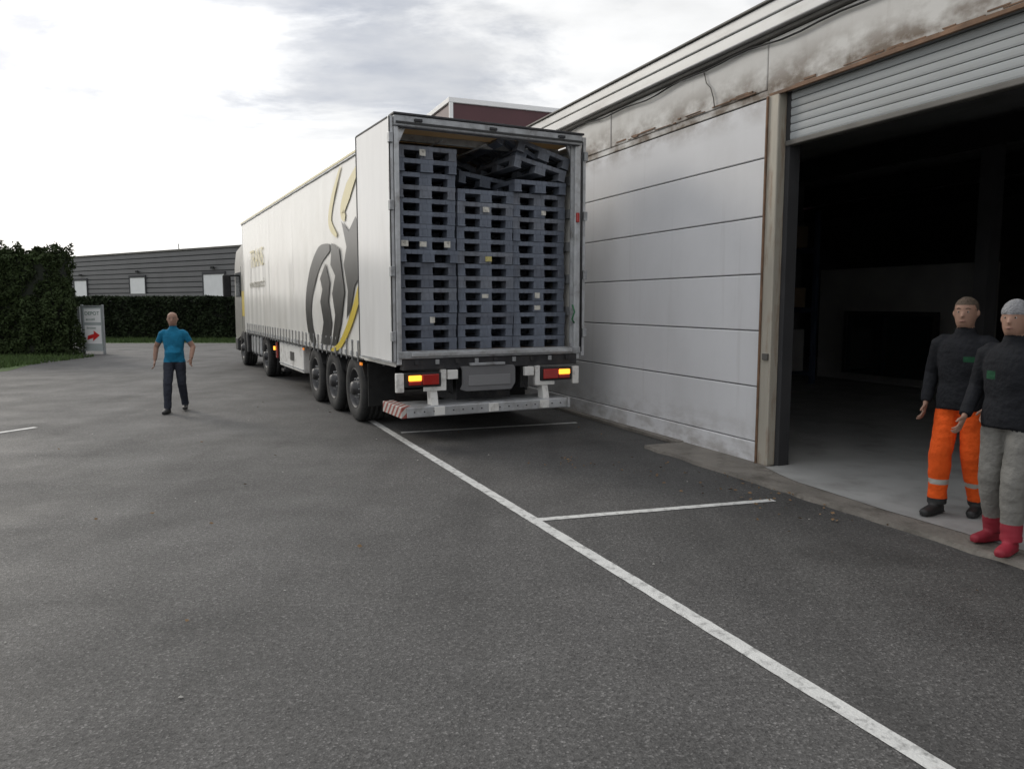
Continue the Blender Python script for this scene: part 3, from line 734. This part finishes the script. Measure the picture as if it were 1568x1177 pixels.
loose(-.06,.0,.33,.27,.02,-.03,2)
loose(.06,.32,.29,.45,.05,.06)
loose(.45,.62,.05,.12,.05,.05)
loose(1.15,.55,.02,.15,.0,.05);loose(1.18,.5,.22,.25,0,.1,1);loose(1.2,.75,.30,.4,0,.02)

# ---------------------------------------------------------------- far office building
FB=empty('industrial_building',(-35.2,62,0),math.atan2(-12.4,17.7))
M_clad=mat('dark_cladding',(.125,.125,.13),.5,.1,var=.12,vscale=.6)
M_cladd=mat('cladding_groove',(.045,.045,.05),.7)
M_win=mat('white_shutter',(.72,.73,.74),.4,var=.04,vscale=2)
box('core',-6,34,.05,18,0,5.25,M_cladd,FB)
z=0
bm=bmesh.new()
while z<5.2:
    bm_box(bm,-6,34,-.02,.052,z+.03,z+.31);z+=.35
me=bpy.data.meshes.new('cladding');bm.to_mesh(me);bm.free();obj('cladding',me,FB,[M_clad])
box('coping',-6.1,34.1,-.08,18,5.25,5.38,M_fdark,FB)
for i,(a,b,z0,z1) in enumerate(((.7,2.6,2.2,3.45),(8.9,10.9,2.4,3.55),(18.0,20.3,1.2,3.6),(27,29,1.2,3.6))):
    box(f'window_{i}',a,b,-.06,-.03,z0,z1,M_win,FB)
    box(f'window_frame_top_{i}',a-.1,b+.1,-.10,-.02,z1+.002,z1+.18,M_cladd,FB)
    box(f'window_frame_l_{i}',a-.1,a-.002,-.09,-.02,z0,z1,M_cladd,FB);box(f'window_frame_r_{i}',b+.002,b+.1,-.09,-.02,z0,z1,M_cladd,FB)
    box(f'wall_lamp_{i}',a+1.0,a+1.3,-.2,-.08,z1+.35,z1+.5,M_black,FB)
tube_obj('antenna',[(12,2,5.3),(12,2,6.0)],.03,M_steel,FB)

# ---------------------------------------------------------------- hedges
def hedge_mat(name,col):
    m=bpy.data.materials.new(name);m.use_nodes=True;nt=m.node_tree;N=nt.nodes;L=nt.links;b=N['Principled BSDF'];b.inputs['Roughness'].default_value=.75
    b.inputs['Specular IOR Level'].default_value=.12
    tc=N.new('ShaderNodeTexCoord');a=N.new('ShaderNodeTexNoise');a.inputs['Scale'].default_value=1.6;a.inputs['Detail'].default_value=8;a.inputs['Roughness'].default_value=.75
    L.new(tc.outputs['Object'],a.inputs['Vector']);cr=N.new('ShaderNodeValToRGB')
    cr.color_ramp.elements[0].position=.35;cr.color_ramp.elements[0].color=(*[c*.45 for c in col],1);cr.color_ramp.elements[1].position=.68;cr.color_ramp.elements[1].color=(*[c*1.6 for c in col],1)
    L.new(a.outputs[0],cr.inputs[0]);L.new(cr.outputs[0],b.inputs['Base Color']);return m
M_h1=hedge_mat('hedge_leaves',(.036,.052,.020));M_h2=hedge_mat('far_hedge_leaves',(.022,.032,.015));M_core=mat('hedge_core',(.010,.013,.007),.9)
def hedge(name,x0,x1,y0,y1,h,n,leaf,m,rz=0,loc=(0,0,0),bumpa=.15,topa=.12):
    e=empty(name,loc,rz)
    box('core',x0+.12,x1-.12,y0+.12,y1-.12,0,h-.15,M_core,e,.1)
    A=[(x1-x0)*h,(x1-x0)*(y1-y0),(y1-y0)*h,(y1-y0)*h]
    vs=[];fs=[]
    for i in range(n):
        f=random.choices((0,1,2,3),weights=[A[0],A[1]*1.2,A[2],A[3]])[0]
        a=random.random();b=random.random()
        if f==0:p=Vector((x0+(x1-x0)*a,y0,h*b))
        elif f==1:p=Vector((x0+(x1-x0)*a,y0+(y1-y0)*b,h))
        elif f==2:p=Vector((x1,y0+(y1-y0)*a,h*b))
        else:p=Vector((x0,y0+(y1-y0)*a,h*b))
        q=noise.noise(p*.9)*bumpa+noise.noise(p*2.7)*bumpa*.6
        nr=(Vector((0,-1,0)),Vector((0,0,1)),Vector((1,0,0)),Vector((-1,0,0)))[f]
        dpt=random.random()**2*.22
        p=p+nr*(q-dpt+.05)
        if f==1: p.z+=max(0,noise.noise(Vector((p.x*1.6,p.y,3))))*topa*2.5*random.random()
        u=Vector((random.gauss(0,1),random.gauss(0,1),random.gauss(0,1))).normalized();v=u.cross(Vector((random.gauss(0,1),random.gauss(0,1),random.gauss(0,1)))).normalized()
        s=leaf*random.uniform(.5,1.2);k=len(vs)
        vs+=[tuple(p-u*s),tuple(p+v*s*.45),tuple(p+u*s),tuple(p-v*s*.45)];fs.append((k,k+1,k+2,k+3))
    me=bpy.data.meshes.new('leaves');me.from_pydata(vs,[],fs);me.update();obj('leaves',me,e,[m])
hedge('tall_hedge',-24,-14.75,25.2,26.3,3.30,52000,.075,M_h1,bumpa=.32,topa=.4)
hedge('clipped_hedge',-23,6,37.8,39,1.98,42000,.10,M_h2,bumpa=.05,topa=.03)

# ---------------------------------------------------------------- gate with sign board
G=empty('entrance_sign',(-15.35,26.6,0),math.radians(-6))
M_galv=mat('galvanised',(.35,.37,.38),.45,.5,var=.1)
M_board=mat('sign_board',(.40,.44,.44),.5,var=.08,vscale=2)
M_sw=mat('sign_white',(.82,.82,.82),.4)
box('board',.66,1.34,-.03,.0,.10,1.60,M_board,G,.004)
for k,(a,b,c,d) in enumerate(((.60,.66,.0,1.68),(1.34,1.40,.0,1.68),(-.12,-.06,0,1.68),(.50,.55,0,1.62))): box(f'post_{k}',a,b,-.05,.02,c,d,M_galv,G,.005)
box('rail_top',-.06,.50,-.03,.0,1.56,1.62,M_galv,G);box('rail_low',-.06,.50,-.03,.0,.12,.18,M_galv,G);box('board_top',.66,1.34,-.045,.012,1.61,1.66,M_galv,G)
for k in range(9):
    box(f'bar_{k}',-.03+.06*k,-.018+.06*k,-.02,-.008,.18,1.56,M_galv,G)
box('panel_white_top',.70,1.30,-.036,-.032,1.08,1.54,M_sw,G)
M_sg=mat('sign_green',(.05,.14,.10),.5);M_sr=mat('sign_red',(.60,.02,.02),.5)
box('panel_white_low',.70,1.30,-.036,-.032,.35,.98,M_sw,G)
RS=Matrix(((1,0,0,0),(0,0,-1,0),(0,1,0,0),(0,0,0,1)))
text_on('sign_text','DEPOT',.17,M_sg,G,Matrix.Translation((.72,-.040,1.33))@RS)
text_on('sign_text_2','accueil',.12,M_sg,G,Matrix.Translation((.76,-.040,1.15))@RS)
text_on('sign_text_3','livraison',.10,M_sg,G,Matrix.Translation((.78,-.040,.86))@RS)
# red swooping arrow with a pointed head
prism('sign_arrow',[(.78,.48),(1.00,.55),(.98,.44),(1.24,.64),(1.02,.80),(1.03,.69),(.80,.62)],-.043,-.038,'y',M_sr,G)
FN=empty('mesh_fence',(-15.5,26.7,0),math.radians(118))
for k in range(5): box(f'post_{k}',k*1.6,k*1.6+.05,-.025,.025,0,1.5,M_galv,FN,.004)
for k in range(6): box(f'wire_{k}',0,6.45,-.004,.004,.1+.26*k,.108+.26*k,M_galv,FN)
bm=bmesh.new()
for k in range(64): bm_box(bm,.1*k,.1*k+.006,.004,.010,.05,1.45)
me=bpy.data.meshes.new('vertical_wires');bm.to_mesh(me);bm.free();obj('vertical_wires',me,FN,[M_galv])

# ---------------------------------------------------------------- people
def skinmat(nm,c): return mat(nm,c,.6,var=.08,vscale=12,spec=.3)
M_skin=skinmat('skin',(.31,.185,.135));M_skin2=skinmat('skin_tan',(.28,.165,.12))
def cloth(nm,c,bs=22): return mat(nm,c,.85,var=.14,vscale=9,bump=.7,bscale=bs,spec=.2)
M_jack=cloth('black_jacket',(.014,.015,.018));M_jackg=cloth('jacket_green',(.015,.065,.032));M_orange=cloth('orange_hivis',(.78,.105,.015))
M_refl=mat('reflective_tape',(.40,.39,.35),.4,.2);M_greytr=cloth('grey_trousers',(.19,.185,.17));M_dark=cloth('dark_trousers',(.03,.033,.045))
M_blue=cloth('blue_tshirt',(.012,.14,.25));M_shoe=mat('dark_shoe',(.02,.02,.02),.6);M_redshoe=mat('red_boot',(.26,.015,.03),.7,var=.2)
M_hairb=mat('hair_brown',(.085,.06,.042),.8,bump=.8,bscale=90,var=.3,vscale=30);M_hairg=mat('hair_grey',(.22,.215,.21),.8,bump=.8,bscale=90,var=.3,vscale=30)
M_beanie=mat('grey_beanie',(.24,.24,.25),.9,var=.15,vscale=20,bump=.8,bscale=70)
M_eye=mat('eye_white',(.35,.32,.30),.3);M_iris=mat('iris',(.02,.015,.01),.2);M_lip=mat('lip',(.20,.09,.075),.5)
def remesh(bm,vox,name,it=4):
    me=bpy.data.meshes.new(name+'_src');bm.to_mesh(me);bm.free()
    o=bpy.data.objects.new(name+'_src',me);scene.collection.objects.link(o)
    r=o.modifiers.new('r','REMESH');r.mode='VOXEL';r.voxel_size=vox;r.use_smooth_shade=True
    s=o.modifiers.new('s','SMOOTH');s.factor=.5;s.iterations=it
    bpy.context.view_layer.update();dg=bpy.context.evaluated_depsgraph_get()
    m2=bpy.data.meshes.new_from_object(o.evaluated_get(dg));bpy.data.objects.remove(o);bpy.data.meshes.remove(me);m2.name=name
    smooth(m2);return m2
def hand(e,wrist,d,thumb,m,curl=.5):
    wrist=Vector(wrist);d=Vector(d).normalized();t=Vector(thumb);t=(t-d*t.dot(d)).normalized();nrm=d.cross(t)
    bm=bmesh.new()
    tube(bm,[wrist-d*.04,wrist,wrist+d*.03,wrist+d*.07,wrist+d*.095],[(.027,.022),(.027,.02),(.036,.017),(.042,.015),(.040,.012)],side=t,seg=12)
    ln=(.072,.082,.076,.060)
    for k in range(4):
        base=wrist+d*.088+t*(.030-.0205*k);dirv=(d+t*(.10-.07*k)).normalized();p=[base-d*.015];L_=ln[k];ang=0;c=base
        p.append(c)
        for sgm,fr in enumerate((.45,.3,.25)):
            ang+=curl*(.45+.25*sgm)
            dd=(dirv*math.cos(ang)+nrm*math.sin(ang));c=c+dd*L_*fr;p.append(c)
        tube(bm,p,[.0085,.009,.0083,.0078,.006],side=t,seg=8)
    b=wrist+d*.025+t*.028
    tube(bm,[b-t*.012,b+t*.012+d*.015,b+t*.028+d*.045+nrm*.01,b+t*.030+d*.07+nrm*.018],[.013,.012,.0105,.008],side=d,seg=8)
    me=remesh(bm,.0042,'hand',2);obj('hand',me,e,[m])
def person(name,loc,rz,H,J,style):
    e=empty(name,loc,rz);e.scale=(H/1.78,)*3
    bm=bmesh.new();seg=[]
    jk=style.get('jacket',0)
    hipc=Vector(J.get('hip',(0,0,.93)));ch=Vector(J.get('chest',(0,0,1.35)));nk=Vector(J.get('neck',(0,-.005,1.50)));hd=Vector(J.get('head',(0,-.02,1.655)))
    g=.018*jk
    tp=[];tr=[]
    for f,rx,ry in ((-.16,.10,.09),(-.06,.155,.115),(.04,.172,.122),(.22,.165+g*.5,.12+g),(.45,.162+g,.118+g),(.75,.180+g,.128+g),(1.0,.188+g,.122+g),(1.10,.178+g,.108+g),(1.19,.145+g,.092+g),(1.26,.108+g*.6,.078+g*.5),(1.33,.075,.070)):
        if f<=1: p=hipc.lerp(ch,f) if f>=0 else hipc+Vector((0,0,.42*f))
        else: p=ch.lerp(nk,min((f-1)/.33,1.0))
        tp.append(p);tr.append((rx,ry))
    tube(bm,tp,tr,seg=24)
    if style.get('belly'): tube(bm,[hipc+Vector((0,-.03,.02)),hipc+Vector((0,-.055,.14)),hipc+Vector((0,-.03,.28))],[(.12,.09),(.145,.115),(.11,.08)],seg=18)
    if jk:
        tube(bm,[hipc+Vector((0,0,-.045)),hipc+Vector((0,0,.0)),hipc+Vector((0,0,.12)),hipc+Vector((0,0,.2))],[(.190,.143),(.192,.146),(.183,.138),(.165,.12)],seg=24)
        tube(bm,[nk+Vector((0,0,-.05)),nk+Vector((0,0,.03))],[(.088,.085),(.074,.074)],seg=16)
    seg.append((hipc-Vector((0,0,.03)),nk,.17,.13,'torso'))
    tube(bm,[nk-Vector((0,0,.05)),nk.lerp(hd,.35),hd-Vector((0,-.01,.05))],[.068,.062,.062],seg=14);seg.append((nk+Vector((0,0,.02)),hd-Vector((0,0,.1)),.055,.055,'neck'))
    R=Matrix.Rotation(J.get('yaw',0),3,'Z')@Matrix.Rotation(J.get('nod',0),3,'X')
    hs=1.05
    hp=[];hr=[]
    for z,y,rx,ry in ((-.122,-.030,.026,.026),(-.110,-.026,.046,.054),(-.085,-.018,.060,.074),(-.05,-.010,.069,.088),(-.01,-.002,.075,.096),(.03,.003,.079,.101),(.065,.006,.075,.095),(.092,.007,.060,.077),(.110,.007,.036,.048),(.118,.007,.015,.02)):
        hp.append(hd+R@Vector((0,y,z))*hs);hr.append((rx*hs,ry*hs))
    tube(bm,hp,hr,side=R@Vector((1,0,0)),seg=24);seg.append((hd-Vector((0,0,.06)),hd+Vector((0,0,.06)),.08,.08,'head'))
    def hv(x,y,z): return hd+R@(Vector((x,y,z))*hs)
    if style.get('cap'):
        tube(bm,[hv(0,.006,.028),hv(0,.006,.036),hv(0,.008,.06),hv(0,.012,.095),hv(0,.014,.122),hv(0,.016,.134)],[(.086,.108),(.091,.113),(.088,.110),(.074,.092),(.045,.058),(.015,.02)],side=R@Vector((1,0,0)),seg=24)
    elif not style.get('bald'):
        tube(bm,[hv(0,.022,-.045),hv(0,.022,-.02),hv(0,.018,.03),hv(0,.012,.07),hv(0,.010,.10),hv(0,.010,.125)],[(.060,.075),(.076,.088),(.086,.100),(.083,.105),(.064,.085),(.026,.035)],side=R@Vector((1,0,0)),seg=24)
    tube(bm,[hv(0,-.086,.014),hv(0,-.098,-.008),hv(0,-.110,-.028),hv(0,-.088,-.038)],[.008,.010,.012,.008],seg=8)
    tube(bm,[hv(-.045,-.076,.026),hv(0,-.090,.030),hv(.045,-.076,.026)],[.009,.010,.009],side=(0,0,1),seg=8)
    tube(bm,[hv(-.022,-.082,-.064),hv(0,-.091,-.064),hv(.022,-.082,-.064)],[.006,.008,.006],side=(0,0,1),seg=8)
    for s in (-1,1):
        tube(bm,[hv(s*.074,.000,-.03),hv(s*.088,.008,-.008),hv(s*.086,.010,.018)],[(.006,.012),(.008,.018),(.007,.014)],side=R@Vector((1,0,0)),seg=8)
    for s,sd_ in ((-1,'R'),(1,'L')):
        sh=ch+Vector((s*.182,0,.062));el=Vector(J['el'+sd_]);wr=Vector(J['wr'+sd_])
        rr=(.062+g*.6,.055+g*.7,.048+g*.7,.047+g*.7,.040+g*.6,.030+g*.6)
        tube(bm,[sh-Vector((s*.09,0,-.015)),sh-Vector((s*.03,0,-.008)),sh+Vector((s*.012,0,-.02)),sh.lerp(el,.5),el,el.lerp(wr,.35),wr],[rr[0]*.75,rr[0]*.98,rr[0],rr[1],rr[3],rr[4]+.003,rr[5]],side=(0,1,0),seg=16)
        seg.append((sh,el,.06,.048,'uarm'));seg.append((el,wr,.046,.03,'farm'))
        hp_=hipc+Vector((s*.09,0,-.03));kn=Vector(J['kn'+sd_]);an=Vector(J['an'+sd_]);tw=style.get('trouser',.0)
        tube(bm,[hp_+Vector((0,0,.04)),hp_+(kn-hp_)*.12,hp_.lerp(kn,.55),kn,kn.lerp(an,.3),kn.lerp(an,.75),an+Vector((0,0,-.01))],[.092,.098,.080+tw*.5,.064+tw,.062+tw,.050+tw,.052+tw],side=(1,0,0),seg=16)
        seg.append((hp_,kn,.09,.065,'thigh'));seg.append((kn,an,.065,.05,'shin'))
        fa=J.get('ft'+sd_,0.0);F=Matrix.Rotation(fa,3,'Z');lift=an.z-.10
        def fv(x,y,z):
            q=F@Vector((x,y,0));return Vector((an.x+q.x,an.y+q.y,z+lift))
        tube(bm,[fv(0,.075,.045),fv(0,.05,.048),fv(0,0,.055),fv(0,-.07,.046),fv(0,-.13,.038),fv(0,-.18,.034),fv(0,-.20,.030)],[(.025,.03),(.038,.044),(.042,.052),(.044,.044),(.048,.036),(.040,.030),(.02,.018)],side=F@Vector((1,0,0)),seg=14)
        tube(bm,[fv(0,.08,.016),fv(0,0,.014),fv(0,-.12,.014),fv(0,-.195,.016)],[(.034,.014),(.040,.014),(.050,.014),(.03,.012)],side=F@Vector((1,0,0)),seg=12)
        tube(bm,[fv(0,.0,.05),fv(0,0,.12)],[.045,.045],seg=12)
        seg.append((fv(0,.06,.03),fv(0,-.19,.03),.045,.04,'foot'))
        d=J.get('hd'+sd_,(wr-el));hand(e,wr+(wr-el).normalized()*.012,d,J.get('th'+sd_,(0,-1,0)),style['skin'],-s*J.get('curl'+sd_,.55))
    me=remesh(bm,.0085,'body',4)
    nv=len(me.vertices)
    co_=np.empty(nv*3,dtype=np.float32);me.vertices.foreach_get('co',co_);co_=co_.reshape(-1,3)
    no_=np.empty(nv*3,dtype=np.float32);me.vertices.foreach_get('normal',no_);no_=no_.reshape(-1,3)
    for i in range(nv):
        x,y,z=co_[i]
        if .13<z<1.46:
            k=noise.noise(Vector((x*8,y*8,z*15)))*.0055+noise.noise(Vector((x*19,y*19,z*28)))*.002
            co_[i]+=no_[i]*k*(1.0 if jk or z<.9 else .7)
    me.vertices.foreach_set('co',co_.reshape(-1));me.update()
    mats=style['mats'];names=list(mats.keys())
    for k in names: me.materials.append(mats[k])
    idx={k:i for i,k in enumerate(names)}
    rule=style['rule'];Ri=R.inverted()
    cen=[p.center.copy() for p in me.polygons];mi=[]
    for c in cen:
        best=None;bd=9
        for a,b,ra,rb,tag in seg:
            ab=b-a;t=max(0,min(1,(c-a).dot(ab)/ab.length_squared));q=a+ab*t
            dd=(c-q).length/(ra+(rb-ra)*t)
            if dd<bd: bd=dd;best=(tag,t)
        if best[0] in('head','neck') or (c-hd).length<.13:
            loc_=Ri@(c-hd);k=rule('head',best[1],c,loc_)
            if c.z<nk.z+.030: k=rule('collar',best[1],c,loc_)
        else: k=rule(best[0],best[1],c,None)
        mi.append(idx[k])
    me.polygons.foreach_set('material_index',mi);me.update()
    obj('body',me,e)
    bm=bmesh.new()
    for s in (-1,1):
        for r,off,mi_ in ((.0105,-.0800,0),(.0065,-.0860,1)):
            mtx=Matrix.Translation(hv(s*.030,off,.006));ret=bmesh.ops.create_uvsphere(bm,u_segments=12,v_segments=8,radius=r,matrix=mtx)
            for v in ret['verts']:
                for f in v.link_faces: f.material_index=mi_
    me=bpy.data.meshes.new('eyes');bm.to_mesh(me);bm.free();smooth(me);obj('eyes',me,e,[M_eye,M_iris])
    bm=bmesh.new();tube(bm,[hv(-.022,-.086,-.064),hv(0,-.098,-.064),hv(.022,-.086,-.064)],[.002,.0042,.002],side=(0,0,1),seg=8)
    me=bpy.data.meshes.new('lips');bm.to_mesh(me);bm.free();smooth(me);obj('lips',me,e,[M_lip])
    bm=bmesh.new()
    for s in (-1,1): tube(bm,[hv(s*.016,-.094,.030),hv(s*.032,-.092,.035),hv(s*.048,-.080,.030)],[.002,.0038,.002],side=(0,0,1),seg=6)
    me=bpy.data.meshes.new('brows');bm.to_mesh(me);bm.free();smooth(me);obj('brows',me,e,[mats['hair']])
    return e
def hair_rule(l):
    if l.y<-.045: hl=.062
    elif l.y<.0: hl=.062-1.5*(l.y+.045)
    elif l.y<.02: hl=-.005-2.6*l.y
    else: hl=-.065
    return l.z>hl and not (abs(l.x)>.083 and l.z<.025)
def rule_driver(t,f,c,l):
    if t=='head': return 'hair' if (l.y>.02 and -.04<l.z<.02) else 'skin'
    if t=='collar': return 'shirt' if c.z<1.485 else 'skin'
    if t=='torso': return 'shirt' if c.z>.90 else 'trousers'
    if t=='uarm': return 'shirt' if f<.62 else 'skin'
    if t=='farm': return 'skin'
    if t=='foot': return 'shoe'
    return 'shirt' if c.z>.90 else 'trousers'
def rule_a(t,f,c,l):
    if t=='head': return 'hair' if hair_rule(l) else 'skin'
    if t in('collar','uarm','farm'): return 'jacket'
    if t=='torso': return 'green' if (1.27<c.z<1.31 and .05<c.x<.12 and c.y<0) else ('jacket' if c.z>.875 else 'trousers')
    if t=='foot': return 'shoe'
    if c.z>.875 and t=='thigh': return 'jacket'
    if t=='shin' and (.50<f<.60): return 'tape'
    if t=='shin' and f>.9:return 'shoe'
    return 'trousers'
def rule_b(t,f,c,l):
    if t=='head':
        if l.z>.028: return 'beanie'
        return 'hair' if (l.y>.01 and l.z>-.05 and abs(l.x)<.085) else 'skin'
    if t=='torso' and 1.23<c.z<1.29 and -.12<c.x<-.05 and c.y<0: return 'green'
    if t in('collar','uarm','farm'): return 'jacket'
    if t=='torso' : return 'jacket' if c.z>.875 else 'trousers'
    if t=='foot': return 'shoe'
    if c.z>.875 and t=='thigh': return 'jacket'
    if t=='shin' and f>.72:return 'shoe'
    return 'trousers'
# driver walking toward the camera, elbows carried wide
person('truck_driver',(-5.42,12.35,0),math.radians(10),1.60,
  dict(elR=(-.315,.07,1.16),elL=(.315,.02,1.16),wrR=(-.33,.0,.93),wrL=(.31,-.14,.96),thR=(.3,-1,0),thL=(-.3,-1,0),
       knR=(-.095,-.16,.52),knL=(.10,.02,.50),anR=(-.10,-.20,.10),anL=(.10,.22,.12),ftR=-.15,ftL=.15,curlR=.6,curlL=.6,yaw=.1),
  dict(skin=M_skin2,belly=1,bald=1,trouser=.012,rule=rule_driver,mats=dict(skin=M_skin2,shirt=M_blue,trousers=M_dark,shoe=M_shoe,hair=M_hairg)))
person('warehouse_worker',(3.60,6.12,.04),math.radians(-52),1.75,
  dict(elR=(-.265,.05,1.15),elL=(.265,.02,1.15),wrR=(-.25,-.07,.92),wrL=(.24,-.12,.93),thR=(.3,-1,0),thL=(-.3,-1,0),
       knR=(-.10,-.10,.51),knL=(.10,.0,.50),anR=(-.11,-.09,.10),anL=(.11,.15,.10),ftR=-.12,ftL=.12,yaw=.15,nod=-.05),
  dict(skin=M_skin,jacket=1,trouser=.022,rule=rule_a,mats=dict(skin=M_skin,jacket=M_jack,green=M_jackg,trousers=M_orange,tape=M_refl,shoe=M_shoe,hair=M_hairb)))
person('warehouse_worker',(3.45,5.28,.04),math.radians(-62),1.72,
  dict(elR=(-.27,.03,1.15),elL=(.27,.06,1.15),wrR=(-.245,-.14,.95),wrL=(.255,-.02,.92),thR=(.3,-1,0),thL=(-.3,-1,0),
       knR=(-.10,-.02,.50),knL=(.10,-.09,.51),anR=(-.12,.10,.10),anL=(.11,-.09,.10),ftR=-.2,ftL=.15,yaw=.15,nod=-.05),
  dict(skin=M_skin,jacket=1,cap=1,trouser=.020,rule=rule_b,mats=dict(skin=M_skin,jacket=M_jack,green=M_jackg,trousers=M_greytr,tape=M_refl,shoe=M_redshoe,hair=M_hairg,beanie=M_beanie)))
